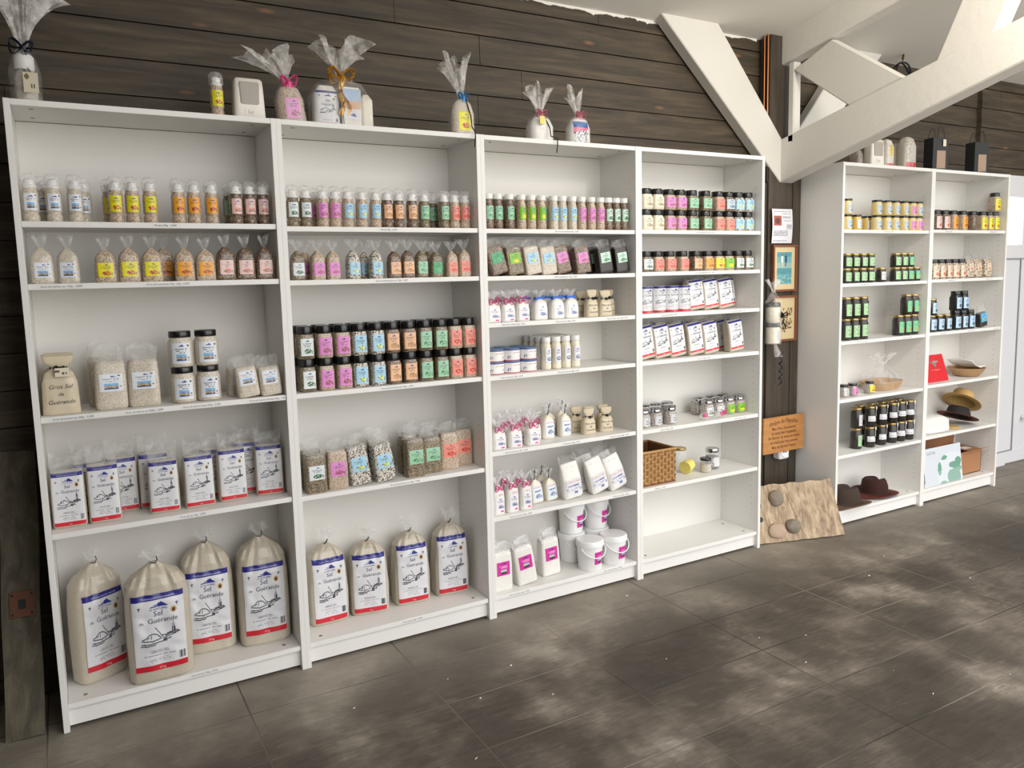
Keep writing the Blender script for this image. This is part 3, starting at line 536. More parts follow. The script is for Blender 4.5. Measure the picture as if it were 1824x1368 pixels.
L.new(n1.outputs[0], r1.inputs[0]); L.new(n2.outputs[0], r2.inputs[0])
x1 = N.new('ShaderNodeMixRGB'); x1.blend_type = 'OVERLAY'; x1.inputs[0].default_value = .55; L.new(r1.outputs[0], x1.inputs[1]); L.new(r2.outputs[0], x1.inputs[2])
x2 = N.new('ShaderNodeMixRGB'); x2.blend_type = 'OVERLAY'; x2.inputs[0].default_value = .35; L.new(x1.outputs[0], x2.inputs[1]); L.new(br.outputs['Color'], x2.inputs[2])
# dust swept against the shelves
sx = N.new('ShaderNodeSeparateXYZ'); L.new(tc.outputs['Object'], sx.inputs[0]); mr = N.new('ShaderNodeMapRange'); mr.inputs['From Min'].default_value = -.55; mr.inputs['From Max'].default_value = -.05; L.new(sx.outputs[1], mr.inputs[0])
mu = N.new('ShaderNodeMath'); mu.operation = 'MULTIPLY'; L.new(mr.outputs[0], mu.inputs[0]); L.new(n1.outputs[0], mu.inputs[1])
x3 = N.new('ShaderNodeMixRGB'); x3.inputs[2].default_value = (*lin(hx('a49c8e')), 1); L.new(mu.outputs[0], x3.inputs[0]); L.new(x2.outputs[0], x3.inputs[1])
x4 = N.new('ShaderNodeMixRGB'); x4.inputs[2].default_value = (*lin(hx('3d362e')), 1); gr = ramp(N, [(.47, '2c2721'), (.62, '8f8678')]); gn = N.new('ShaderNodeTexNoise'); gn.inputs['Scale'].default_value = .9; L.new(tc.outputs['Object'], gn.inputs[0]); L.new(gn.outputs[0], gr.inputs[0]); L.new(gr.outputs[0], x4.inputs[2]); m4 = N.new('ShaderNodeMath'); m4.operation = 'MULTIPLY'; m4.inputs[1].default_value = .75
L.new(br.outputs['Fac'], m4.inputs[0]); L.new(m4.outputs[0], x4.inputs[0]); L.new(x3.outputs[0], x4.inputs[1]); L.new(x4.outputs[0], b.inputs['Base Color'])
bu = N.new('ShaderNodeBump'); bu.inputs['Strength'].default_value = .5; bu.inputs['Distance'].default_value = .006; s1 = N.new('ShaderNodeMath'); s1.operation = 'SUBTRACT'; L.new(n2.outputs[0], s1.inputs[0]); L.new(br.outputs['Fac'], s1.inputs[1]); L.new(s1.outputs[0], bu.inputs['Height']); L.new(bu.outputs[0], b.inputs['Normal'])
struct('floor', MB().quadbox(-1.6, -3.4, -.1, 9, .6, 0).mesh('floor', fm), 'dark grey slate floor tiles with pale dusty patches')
struct('floor_bounce', MB().quadbox(-12, -16, -.1, 18, -3.4, -.01).mesh('floor_bounce', mat('bounce_ground', 'c9c3b6', .9)), 'pale ground added outside the open front to bounce light')  # ground added pale so that it reflects daylight up to the ceiling
# plank wall
def plank_wall(name, x0, x1, y, z0, z1, material='dark_planks'):
    rnd = random.Random(5); m = MB(); pitch = .1272; z = 2.126-pitch*17
    joints = {2.126: []}; k = 0
    while z < z1:
        zt = min(z+pitch-.004, z1); zb = max(z, z0)
        if zt > zb:
            xs = [x0]; x = x0+rnd.uniform(.2, 2.3)
            while x < x1-.2: xs.append(x); x += rnd.uniform(1.6, 2.6)
            xs.append(x1)
            for a, b_ in zip(xs, xs[1:]):
                e = rnd.uniform(0, .0025); m.quadbox(a+.001, y-.012+e, zb, b_-.001, y+.01, zt)
                m.v[-8:] = [(vx, vy+(.004 if vz > (zb+zt)/2 and vy < y-.005 else 0), vz) for vx, vy, vz in m.v[-8:]]
        z += pitch; k += 1
    m.quadbox(x0, y+.006, z0, x1, y+.08, z1)
    return m.mesh(name, material)
struct('wall_back', plank_wall('wall_back', -1.6, 5.56, WY, 0, 2.8), 'dark brown stained horizontal plank wall')
struct('wall_right', plank_wall('wall_right', 5.56, 8.6, WY-.03, 2.065, 2.8), 'dark planks above the white door')
struct('wall_front_blocker', MB().quadbox(-1.66, -3.45, 0, .5, -3.35, 3.4).mesh('wall_front_blocker', 'dark_planks'))  # unseen wall added behind the camera to darken the first bookcase
struct('wall_left_blocker', MB().quadbox(-1.66, -3.35, 0, -1.5, .4, 3.3).mesh('wall_left_blocker', 'dark_planks'))  # unseen wall added to keep sky light off the left end
# ceiling rising from the wall toward the room
cm = mat('ceiling_white', 'e6e3dc', .8); add_bump(cm, 3, .4, .02, 3)
def prism(name, pts, x0, x1, m): # (y,z) outline extruded along x
    a = [(x0, y, z) for y, z in pts]; b_ = [(x1, y, z) for y, z in pts]; q = MB(); q.rings([a, b_], True, True, False); return q.mesh(name, m)
struct('ceiling', prism('ceiling', [(.42, 2.675), (-2.75, 3.305), (-2.75, 3.405), (.42, 2.78)], -1.6, 9, cm), 'white painted sloping ceiling')
# ragged paint edge where the ceiling meets the planks
q = MB(); rnd = random.Random(3); xs = [1.2+i*.012 for i in range(190)]; top = []; bot = []
for i, x in enumerate(xs):
    z = 2.692-.012*noise.noise(Vector((x*9, 0, 0)))-.012*abs(noise.noise(Vector((x*50, 3, 0))))-.006; bot.append((x, z))
for (xa, za), (xb, zb) in zip(bot, bot[1:]):
    i = len(q.v); q.v += [(xa, WY-.014, za), (xb, WY-.014, zb), (xb, WY-.014, 2.74), (xa, WY-.014, 2.74), (xa, WY-.008, za), (xb, WY-.008, zb)]; q.face((i, i+1, i+2, i+3)); q.face((i+4, i+5, i+1, i))
struct('trim_1', q.mesh('paint_edge', cm), 'ragged white paint edge along the top of the planks')
# boxed post between the two runs
PX0, PX1, PY = 3.5, 3.757, .25
m = MB(); m.quadbox(PX0-.29, PY+.012, 0, PX0, WY-.016, 1.93); m.quadbox(PX0+.002, PY, 0, 3.688, WY-.014, 2.72); m.quadbox(3.694, PY, 0, PX1, WY-.014, 2.2); m.quadbox(PX0-.004, PY+.006, 1.935, PX0+.001, WY-.016, 2.72)
struct('trim_2', m.mesh('post_casing', 'dark_boards_vertical'), 'dark vertical boards casing the post between the bookcases')
def beam_yz(name, pts, x0, x1, label, n=[0]):
    me = prism(name, pts, x0, x1, 'timber_white'); bm = bmesh.new(); bm.from_mesh(me); bmesh.ops.bevel(bm, geom=bm.edges[:], offset=.006, segments=1, affect='EDGES'); bm.to_mesh(me); bm.free(); return struct(name, me, label)
XT = 3.59
beam_yz('trim_3', [(.262, 1.931), (-1.002, 2.28), (-2.6, 2.72), (-2.6, 2.9), (-.993, 2.458), (.262, 2.165)], XT, XT+.1, 'large white timber beam rising from the post into the room')
beam_yz('trim_4', [(.27, 2.557), (-.444, 2.69), (-1.6, 2.92), (-1.6, 3.1), (-.022, 2.82), (.27, 2.76)], XT, XT+.09, 'white rafter under the ceiling above the post')
beam_yz('trim_5', [(.17, 2.514), (-.178, 2.262), (-.47, 2.335), (-.07, 2.61)], XT-.004, XT+.05, 'short white diagonal brace crossing between rafter and beam')
beam_yz('trim_6', [(-.593, 2.35), (-.851, 2.42), (-1.09, 2.97), (-.86, 2.93)], XT+.03, XT+.13, 'white strut from the big beam up to the ceiling')
beam_yz('trim_7', [(.205, 2.14), (.165, 2.14), (.165, 2.56), (.205, 2.56)], XT, XT+.055, 'narrow white upright between beam and rafter')
def beam_xz(name, pts, y0, y1, label):
    a = [(x, y0, z) for x, z in pts]; b_ = [(x, y1, z) for x, z in pts]; me = MB().rings([a, b_], True, True, False).mesh(name, 'timber_white')
    bm = bmesh.new(); bm.from_mesh(me); bmesh.ops.bevel(bm, geom=bm.edges[:], offset=.005, segments=1, affect='EDGES'); bm.to_mesh(me); bm.free(); return struct(name, me, label)
beam_xz('trim_8', [(3.592, 1.931), (2.735, 2.715), (3.09, 2.745), (3.592, 2.17)], PY-.006, WY-.016, 'wide white brace leaning from ceiling down to the post')
beam_xz('trim_9', [(3.70, 2.19), (4.18, 2.76), (4.49, 2.76), (3.76, 2.02)], PY, WY-.016, 'white brace on the far side of the post')
# bookcases
tm = mat('price_ink', '4a4a4e', .7); mat('price_paper', 'e9e8e6', .6)
PRICES = [{0: [(295, 'Moulins 80g   3,90€')], 1: [(110, 'Gros sel marine sec 150g - 2,80€'), (300, 'Gros sel aromatisés 90g  150g - 3,60€')], 2: [(131, 'Gros sel marine sec 500g - 5,20€'), (258, 'Gros sel marine sec 800g - 3,80€'), (360, 'Gros sel marine boite 250g - 4,20€'), (478, 'Gros sel marine mouliné 200g - 2,40€')], 3: [(344, 'Gros sel sac 1kg   2,00€')], 4: [(365, 'Gros sel sac 10kg - 9,90€')]},
 {0: [(693, 'Moulin 80g   3,90€')], 1: [(698, 'Gros sel Aromatisés sac 150g - 3,60€')], 2: [(708, 'Gros sel aromatisé boite 180g - 4,50€')], 3: [(722, 'Gros sel aromatisé sac 500g - 7,90€')], 4: [(735, 'Gros sel sac 5kg - 6,00€')]},
 {0: [(1010, 'Fleur de sel aromatisée 90g - 4,90€')], 1: [(1008, 'Sel fin aromatisé sac 150g - 3,60€')], 2: [(915, 'Fleur de sel sachet 125g - 3,90€'), (1008, 'Fleur de sel sac 100g - 3,50€'), (1100, 'Fleur de sel sac toile 125g - 4,90€')], 3: [(912, 'Fleur de sel boite 125g - 3,90€'), (1013, 'Fleur de sel verseur 80g - 4,10€')],
  4: [(920, 'Fleur de sel sachet 250g - 5,90€'), (1018, 'Sel fin moulu 250g - 2,90€'), (1104, 'Fleur de sel toile 250g - 6,90€')], 5: [(928, 'Fleur de sel sachet 500g - 9,90€'), (1106, 'Sel fin moulu 500g - 3,90€')], 6: [(926, 'Fleur de sel sac 1kg - 17,90€'), (1092, 'Fleur de sel seau 1kg - 19,90€')]},
 {0: [(1257, 'Sel fin aromatisé boite 90g - 3,90€')], 1: [(1255, 'Gros sel aromatisé boite 90g - 3,90€')], 2: [(1192, 'Gros sel tube 250g - 2,90€'), (1316, 'Gros sel sac 500g - 1,90€')], 3: [(1253, 'Gros sel sac 600g - 2,00€')], 4: [(1188, 'Epices bio 50g - 5,90€'), (1319, 'Sels aux algues - 6,50€')], 5: [(1176, 'Salicornes - 5,90€')]},
 {0: [(1583, 'Moutardes 90g - 3,90€')], 1: [(1539, 'Salicornes 100g - 3,90€'), (1620, 'Confits 110g - 4,90€')], 2: [(1536, 'Salicornes 190g - 5,90€'), (1616, 'Haricots de mer - 6,90€')]},
 {0: [(1690, 'Poivres 60g - 5,90€'), (1770, 'Mélanges 60g - 5,90€')], 1: [(1695, 'Grillades 80g - 4,90€'), (1762, 'Mélange sac - 4,90€')], 2: [(1680, 'Sel noir - 5,90€'), (1730, 'Sel noir boite - 5,90€'), (1775, 'Sel noir - 4,90€')]}]
ORD = ['first', 'second', 'third', 'fourth', 'fifth', 'sixth', 'seventh', 'eighth', 'ninth', 'tenth', 'eleventh', 'twelfth', 'thirteenth', 'fourteenth', 'fifteenth', 'sixteenth', 'seventeenth', 'eighteenth', 'nineteenth', 'twentieth']
UL = ['leftmost white bookcase with four large sacks on its bottom shelf', 'second white bookcase, black-lidded jars stacked on its middle shelf', 'third white bookcase with seven shelves and white buckets below', 'fourth white bookcase with wicker basket and empty bottom shelf', 'fifth white bookcase right of the dark post, brown hats at bottom', 'rightmost white bookcase with red folder and straw hats']
def price(parent, x, y, z, s):
    tv, tf = text_geo(s, .0085, 0); w = max(p[0] for p in tv)+.006
    p = obj('price_label', boxmesh('price_label', (x-w, y-.0007, z-.0055, x+w, y-.0001, z+.0065), 'price_paper'), parent)
    me = bpy.data.meshes.new('price_text'); me.from_pydata([(x+a[0], y-.0011, z-.0025+a[1]) for a in tv], [], tf); me.materials.append(tm); obj('price_text', me, p)
for u in range(6):
    x, y = UX[u], UY[u]; zs = SZ[u]
    R = root('bookcase', (x, y, 0), UL[u], 'bookcase', 'white open bookcases along the plank wall')
    sp = cache('side', lambda: boxmesh('side_panel', (0, 0, 0, .0178, .279, 2.02), 'white_board', .0008))
    obj('side_panel', sp, R); obj('side_panel', sp, R, (.7822, 0, 0))
    obj('top_panel', cache('topp', lambda: boxmesh('top_panel', (.0182, .001, 2.0015, .7818, .268, 2.0195), 'white_board', .0008)), R)
    sh = cache('shelf', lambda: boxmesh('shelf', (.0184, .006, -.018, .7816, .2685, 0), 'white_board', .0012))
    for z in zs: obj('shelf', sh, R, (0, 0, z))
    obj('back_panel', cache('bp', lambda: boxmesh('back_panel', (.0182, .269, .02, .7818, .273, 2.0), 'white_panel')), R)
    obj('plinth', boxmesh('plinth', (.0182, .022, .012, .7818, .038, zs[-1]-.0185), 'white_board'), R)
    m = MB()
    for xx in (.0179, .7821):
        e = .0004 if xx < .4 else -.0004
        for yy in (.045, .235):
            for i in range(54):
                z = .17+i*.032
                if any(-.021 < z-q < .004 for q in zs): continue
                b0 = len(m.v); m.v += [(xx+e, yy+.0024*math.cos(a), z+.0024*math.sin(a)) for a in [math.pi*k/3 for k in range(6)]]; m.face(range(b0, b0+6))
    obj('peg_holes', m.mesh('peg_holes', 'peg'), R)
    m = MB()
    for xx in (.07, .73):
        for yy in (.05, .2):
            m.lathe([(.007, 2.0008), (.007, 2.0014)], 12, (xx, yy)); m.lathe([(.007, zs[-1]+.0001), (.007, zs[-1]+.0006)], 12, (xx, yy))
    obj('cam_covers', m.mesh('cam_covers', 'cam_cover'), R)
    for si, lst in PRICES[u].items():
        for px, s in lst: price(R, solve_x(px, y+.006, zs[si]-.009)-x, .006, zs[si]-.009, s)
# ------------------------------------------------------------------ shelf stock
IT = []
def row(u, s, kind, lst, yf=.04, layer=0, base=0, back=0, tilt=0, rz=0, zoff=0, where=None):
    """lst: (photo column, variant[, dict of overrides])"""
    for e in lst:
        o = dict(u=u, s=s, kind=kind, px=e[0], v=e[1], yf=yf, layer=layer, tilt=tilt, rz=rz, base=base, bk=0, x=None, zoff=zoff)
        if len(e) > 2: o.update(e[2])
        w, d, h = K[o['kind']][1:4]; z = SZ[u][s]+o['layer']*h+o['base']+o['zoff']; Y = UY[u]+o['yf']
        o['z'] = z; o['w'] = w; o['d'] = d; o['y'] = Y+d/2
        o['X'] = o['x'] if o['x'] is not None else solve_x(o['px'], Y+.25*d, z+h*.45)
        IT.append(o)
        for b_ in range(back):
            c = dict(o); c['y'] = o['y']+(d+.004)*(b_+1); c['bk'] = b_+1; IT.append(c)
c = lambda s, pxs: [(p, v) for p, v in zip(pxs, s)]
# first bookcase
row(0, 0, 'grinder', c('WWWYYYOOOPPP', [54.3, 95.4, 133.8, 206.4, 236.6, 268, 318.2, 346.2, 377.7, 425.7, 453, 480.5]), .045)
row(0, 0, 'grinder', c('WWYG', [75, 150, 196, 410]), .12, where=1)
row(0, 1, 'smallbag', c('WWYYYOOPPP', [74, 121, 187, 229.7, 270.8, 343.5, 376.4, 409.3, 442, 476.4]), .03)
row(0, 1, 'smallbag', c('OO', [300, 322]), .12)
row(0, 2, 'bigcanvas', [(107, 'W', {'rz': .05})], .035); row(0, 2, 'bigcanvas', [(100, 'W', {'rz': -.1})], .125)
row(0, 2, 'clearbag', c('WW', [197, 255]), .05); row(0, 2, 'clearbag', c('W', [185]), .14)
row(0, 2, 'bigjar', c('WW', [329, 372]), .04); row(0, 2, 'bigjar', c('WW', [323.5, 367.5]), .04, 1)
row(0, 2, 'clearbag2', [(451, 'W', {'tilt': -6}), (491, 'W', {'tilt': -5})], .02); row(0, 2, 'clearbag2', c('WW', [424, 468]), .1)
row(0, 3, 'kg', [(124, 'W'), (182, 'W'), (291.6, 'W', {'rz': -.12, 'yf': .06}), (353.5, 'W', {'yf': .06}), (413, 'W', {'yf': .075}), (480, 'W', {'yf': .08})], .055)
row(0, 3, 'kg', c('WWWWW', [228, 262, 383, 441, 160]), .15)
row(0, 4, 'ten', [(0, 'W', {'x': .124, 'yf': .115, 'rz': .5, 'sc': (.84, .9, 1)}), (0, 'W', {'x': .31, 'yf': .0, 'rz': .0}), (0, 'W', {'x': .492, 'yf': .127, 'rz': -.06, 'sc': (.88, 1, 1)}), (0, 'W', {'x': .683, 'yf': .085, 'rz': -.03, 'sc': (.9, 1, 1)})])
# second bookcase
row(1, 0, 'grinder', c('SSKKBBBEEEGGRR', [523, 545.8, 576, 598, 620.8, 645.8, 670.8, 690.6, 711.5, 735.4, 757.3, 800, 816.7, 834.4]), .045)
row(1, 0, 'grinder', c('KGG', [562, 775, 790]), .12)
row(1, 1, 'smallbag2', c('SKKBBEEGDRR', [531, 566.7, 593.8, 630, 670.8, 705, 727, 751, 778, 806, 827]), .03); row(1, 1, 'smallbag2', c('KBGR', [545, 652, 765, 817]), .1)
for l in (0, 1): row(1, 2, 'sqjar', c('SKKBBEEGGRR', [[548.6, 582, 614, 643, 674, 702, 731.6, 759.7, 789, 814.7, 841.6], [544, 577, 610, 641, 670, 700, 730, 758, 786.5, 813, 841]][l]), .03, l, back=1)
row(1, 3, 'block', [(562.7, 'S', {'yf': .02}), (601, 'K'), (643, 'B', {'tilt': -7}), (686.8, 'B', {'tilt': -7}), (756, 'G'), (797, 'G', {'yf': .05}), (831, 'R', {'yf': .06})], .03)
row(1, 3, 'block', c('SBBGGR', [555, 640, 672, 752, 790, 825]), .1); row(1, 3, 'block', c('BGG', [660, 735, 775]), .17)
row(1, 4, 'five', [(585, 'W', {'rz': .05}), (659, 'W', {'rz': -.12}), (733.7, 'W', {'rz': -.1}), (804.5, 'W', {'rz': -.12})], .125)
# third bookcase
row(2, 0, 'bottle', c('GGGLLLBBBKKKMMM', [873, 888.5, 909.4, 930.7, 948.4, 966.5, 988.3, 1004, 1021.6, 1038.3, 1055.4, 1072.5, 1087, 1102.8, 1118]), .035, back=1)
row(2, 1, 'block3', [(884, 'D', {'tilt': -16}), (918, 'L', {'tilt': -9}), (953, 'B', {'tilt': -10}), (979, 'B', {'tilt': -7}), (1003, 'K', {'tilt': -14}), (1040, 'K', {'tilt': -9}), (1080, 'M', {'tilt': -9}), (1112, 'M', {'tilt': -8})], .03)
row(2, 1, 'block3', [(905, 'D', {'tilt': -14}), (938, 'L', {'tilt': -9}), (1016, 'K', {'tilt': -12}), (1062, 'M', {'tilt': -8})], .1)
row(2, 2, 'ribbag', c('WWW', [882, 904.7, 929]), .03); row(2, 2, 'ribbag', c('WW', [892, 915]), .1); row(2, 2, 'clipbag', c('WWW', [962.7, 993, 1018]), .05); row(2, 2, 'clipbag', c('WWW', [938, 975, 1005]), .12)
row(2, 2, 'canvas', c('WW', [1055, 1079]), .05); row(2, 2, 'canvas', c('WWW', [1037, 1060, 1085]), .12)
row(2, 3, 'tub', c('WWW', [886, 913.5, 944]), .04, back=1); row(2, 3, 'tub', c('WWW', [886, 913.5, 944]), .04, 1, back=1)
row(2, 3, 'whitebottle', c('WWWW', [975, 993, 1010, 1027]), .05, back=3)
row(2, 4, 'ribbag', c('WWW', [889, 918, 949]), .03); row(2, 4, 'ribbag', c('WWW', [900, 925, 952]), .1); row(2, 4, 'ribbag', c('WW', [912, 935]), .17)
row(2, 4, 'finebag', c('WW', [977, 1007]), .1); row(2, 4, 'finebag', c('WW', [985, 1000]), .17)
row(2, 4, 'canvas', [(1050, 'W'), (1081, 'W', {'rz': -.15})], .07, zoff=0); row(2, 4, 'canvas', c('WWW', [1024, 1050, 1075]), .15)
row(2, 5, 'ribtall', c('WWW', [888, 913, 937]), .03); row(2, 5, 'ribtall', c('WW', [900, 925]), .1); row(2, 5, 'finebag', [(957.4, 'W', {'tilt': -6}), (983.5, 'W', {'tilt': -8})], .08); row(2, 5, 'finebag', c('W', [965]), .15)
row(2, 5, 'pouch', [(1022, 'W', {'tilt': -8}), (1070, 'W', {'tilt': -16}), (1103, 'W', {'tilt': -18})], .04); row(2, 5, 'pouch', [(1050, 'W', {'tilt': -12}), (1085, 'W', {'tilt': -14})], .12)
row(2, 6, 'pinkpack', [(894, 'K'), (939, 'K', {'tilt': -8}), (981, 'K', {'yf': .075, 'tilt': -3})], .04)
row(2, 6, 'bucket', [(1058, 'K'), (1100, 'K')], .0, rz=.1); row(2, 6, 'bucket', [(1025, 'K'), (1068, 'K')], .135, rz=.25); row(2, 6, 'bucket', [(1025, 'K'), (1069, 'K')], .135, 1, rz=.2)
# fourth bookcase
for l in (0, 1): row(3, 0, 'jar4', c(['CCKKGGRRBB', 'CCKKGGRZBB'][l], [[1153, 1172, 1194.5, 1213, 1234.6, 1258.3, 1283.3, 1304.3, 1324.7, 1343.8], [1151, 1170, 1195, 1214, 1234, 1258.6, 1282.6, 1303, 1324, 1343.8]][l]), .035, l)
row(3, 1, 'jar4', c('SRRREOYLSS', [1153, 1172.8, 1194.5, 1217.5, 1241.2, 1262, 1282, 1299.7, 1318, 1338]), .035)
row(3, 2, 'tube', c('WWWW', [1152, 1178, 1199, 1219]), .06); row(3, 2, 'kgs', [(1240, 'W', {'tilt': -6, 'sc': (1, 1, .93)}), (1266, 'W', {'tilt': -7, 'sc': (1, 1, .93)}), (1293, 'W', {'tilt': -8, 'sc': (1, 1, .93)})], .08); row(3, 2, 'kgs', [(p_, 'W', {'sc': (1, 1, .93)}) for p_ in (1255, 1283, 1308)], .16, tilt=-6)
row(3, 3, 'kgs', [(1148, 'W'), (1173, 'W'), (1203, 'W'), (1240, 'W'), (1267, 'W'), (1312, 'W')], .05, tilt=-8); row(3, 3, 'kgs', c('WWWW', [1160, 1218, 1252, 1291]), .15, tilt=-7)
row(3, 4, 'clip', c('NNN', [1150, 1171, 1197]), .04, rz=.2); row(3, 4, 'clip', c('NNN', [1152, 1172, 1190]), .13)
row(3, 4, 'clip', [(1275, 'S'), (1295, 'S'), (1312, 'L'), (1330, 'L')], .07); row(3, 4, 'clip', [(1246.6, 'S'), (1271, 'S'), (1291, 'L')], .15)
# fifth bookcase
row(4, 0, 'honey', c('ZNZZZZKK', [1512, 1529.4, 1565, 1582.8, 1597, 1613, 1629, 1642]), .03); row(4, 0, 'honey', [(1512, 'Z'), (1565, 'Z'), (1582.8, 'Z'), (1597, 'Z'), (1613, 'Z'), (1629, 'K'), (1642, 'Z')], .03, 1)
row(4, 0, 'honey', c('N', [1547]), .09)
for l in (0, 1): row(4, 1, 'goldjar', c('FFFF', [1511, 1525, 1539, 1552.6]), .03, l)
row(4, 1, 'goldjar', [(1573, 'N')], .05); row(4, 1, 'goldjar', c('FFJJ', [1600.7, 1611.5, 1623, 1636]), .03); row(4, 1, 'goldjar', c('FFJ', [1595, 1609, 1624]), .03, 1)
for l in (0, 1): row(4, 2, 'goldtall', c('FFF', [1510, 1525, 1540]), .03, l)
row(4, 2, 'goldtall', c('JJJ', [1604.5, 1618.6, 1632]), .03); row(4, 2, 'goldtall', c('JJ', [1618.6, 1632]), .03, 1)
row(4, 3, 'hexjar', [(1506, 'N'), (1522, 'K'), (1552, 'Y')], .04)
for l in (0, 1): row(4, 4, 'darkjar', c('NNNNN', [1553, 1573, 1592, 1607, 1622]), .035, l, back=1, rz=-.15); row(4, 4, 'goldtall', [(1529, 'F' if l == 0 else 'N', {'rz': .3})], .05, l)
# sixth bookcase
row(5, 0, 'jar6', c('PPOO-YYY', [1671, 1685, 1700, 1717, 1735, 1752, 1766, 1780]), .03); row(5, 0, 'jar6', [(1779, 'Y')], .03, 1)
row(5, 1, 'jar6', c('TTTTT', [1666, 1678, 1690, 1702, 1714]), .03); row(5, 1, 'mixbag', [(1729, 'T'), (1742, 'T'), (1760, 'T')], .06, tilt=-8)
row(5, 2, 'bluegold', c('QQQ', [1662, 1675.5, 1689]), .03); row(5, 2, 'bluegold', c('Q', [1662]), .03, 1); row(5, 2, 'bluejar', c('QQQ', [1705, 1717.5, 1730]), .03); row(5, 2, 'bluejar', c('QQ', [1705.5, 1719.5]), .03, 1)
row(5, 2, 'blackbag', [(1752, 'U', {'tilt': -10})], .04)
def half(o):
    w = o['w']/2; t = abs(math.radians(o['tilt'])); return w*math.cos(t)
for _ in range(60):                          # neighbours on one shelf never share space
    IT.sort(key=lambda o: (o['u'], o['s'], o['layer'], o['X']))
    for i, a in enumerate(IT):
        for b_ in IT[i+1:i+12]:
            if (a['u'], a['s'], a['layer']) != (b_['u'], b_['s'], b_['layer']): break
            if abs(a['y']-b_['y']) >= (a['d']+b_['d'])/2-.004: continue
            if a['kind'] == 'ten': continue
            g = half(a)+half(b_)+.0008-(b_['X']-a['X'])
            if g > 0: a['X'] -= g/2; b_['X'] += g/2
    for o in IT:
        lo = UX[o['u']]+.0195+half(o); hi = UX[o['u']]+.7805-half(o)
        if o['tilt']: lo += max(0, K[o['kind']][3]*math.sin(math.radians(abs(o['tilt'])))-.001)
        if o['kind'] != 'ten': o['X'] = min(max(o['X'], lo+.003), hi-.003)
for o in IT:                                 # stacked layers sit on the jar below
    if o['layer']:
        under = [p for p in IT if (p['u'], p['s'], p['layer'], p['kind']) == (o['u'], o['s'], o['layer']-1, o['kind']) and abs(p['y']-o['y']) < .02]
        if under:
            p = min(under, key=lambda p: abs(p['X']-o['X']))
            if abs(p['X']-o['X']) < .03: o['X'] = p['X']
groups = {}
for o in IT: groups.setdefault((o['u'], o['s'], o['layer'] if o['kind'] != 'x' else 0, o['bk'], round(o['y'], 2) if 0 else None, K[o['kind']][6].format(V[o['v']][3])), []).append(o)
SN = [['top', 'second', 'middle', 'fourth', 'bottom'], ['top', 'second', 'middle', 'fourth', 'bottom'], ['top', 'second', 'third', 'fourth', 'fifth', 'sixth', 'bottom'], ['top', 'second', 'third', 'fourth', 'fifth', 'sixth', 'bottom'], ['top', 'second', 'third', 'fourth', 'fifth', 'bottom'], ['top', 'second', 'third', 'fourth', 'fifth', 'bottom']]
def label_items():
    def rowkey(o): return (o['u'], o['s'], o['layer'])
    shelfrows = {}
    for o in IT: shelfrows.setdefault((o['u'], o['s'], o['layer'], K[o['kind']][6].format(V[o['v']][3])), []).append(o)
    for (u, s, l, desc), os_ in shelfrows.items():
        desc = desc.replace(', missing label', ' without label')
        maxl = max(p['layer'] for p in IT if p['u'] == u and p['s'] == s and p['kind'] == os_[0]['kind'])
        y0 = min(o['y'] for o in os_); deep = {}
        for o in os_: deep.setdefault(int(round((o['y']-y0)/.06)), []).append(o)
        for di, dk in enumerate(sorted(deep)):
            lst = sorted(deep[dk], key=lambda o: o['X'])
            for i, o in enumerate(lst):
                t = desc+(', ' if len(lst) == 1 else ', %s from left, ' % ORD[i] if not (maxl and di) else ', %s along, ' % ORD[i])
                t += (['', 'back row, ', 'third row, ', 'fourth row, '][di])
                if maxl: t += 'upper, ' if l else 'lower, '
                t += '%s bookcase %s shelf' % (ORD[u], SN[u][s]); o['label'] = t
                o['group'] = '%s on the %s bookcase' % (K[o['kind']][4].replace('_', ' ')+'s', ORD[u])
label_items()
def put(parts, parent):
    for nm, me, kids in parts:
        p = obj(nm, me, parent); put(kids, p)
jr = random.Random(11)
for o in IT:
    k = K[o['kind']]; t = math.radians(o['tilt']); w = k[1]
    e = bpy.data.objects.new(k[4], None); COL.objects.link(e); e.empty_display_size = .04
    rz = o['rz']+(jr.uniform(-.1, .1) if k[5] in ('jar', 'bottle', 'salt grinder', 'canister') else jr.uniform(-.04, .04) if o['kind'] not in ('ten', 'five') else 0)
    if o['kind'] in ('kgs', 'block3') : rz *= .4
    if o['kind'] in ('kg', 'clearbag', 'smallbag', 'smallbag2', 'block', 'ribbag', 'ribtall', 'canvas', 'finebag', 'clearbag2', 'five'): o.setdefault('sc', (jr.uniform(.96, 1.0), 1, jr.uniform(.95, 1.03))); rz += jr.uniform(-.07, .07)
    e.scale = o.get('sc', (1, 1, 1)); e.location = (o['X'], o['y'], o['z']+abs(math.sin(t))*w*.46+.0008+.0006*(o['layer'] > 0)); e.rotation_euler = (0, t, rz)
    tag(e, o['label'], k[5], o['group']); put(k[0](o['v'] if o['v'] in V or o['v'] == '-' else 'W'), e)
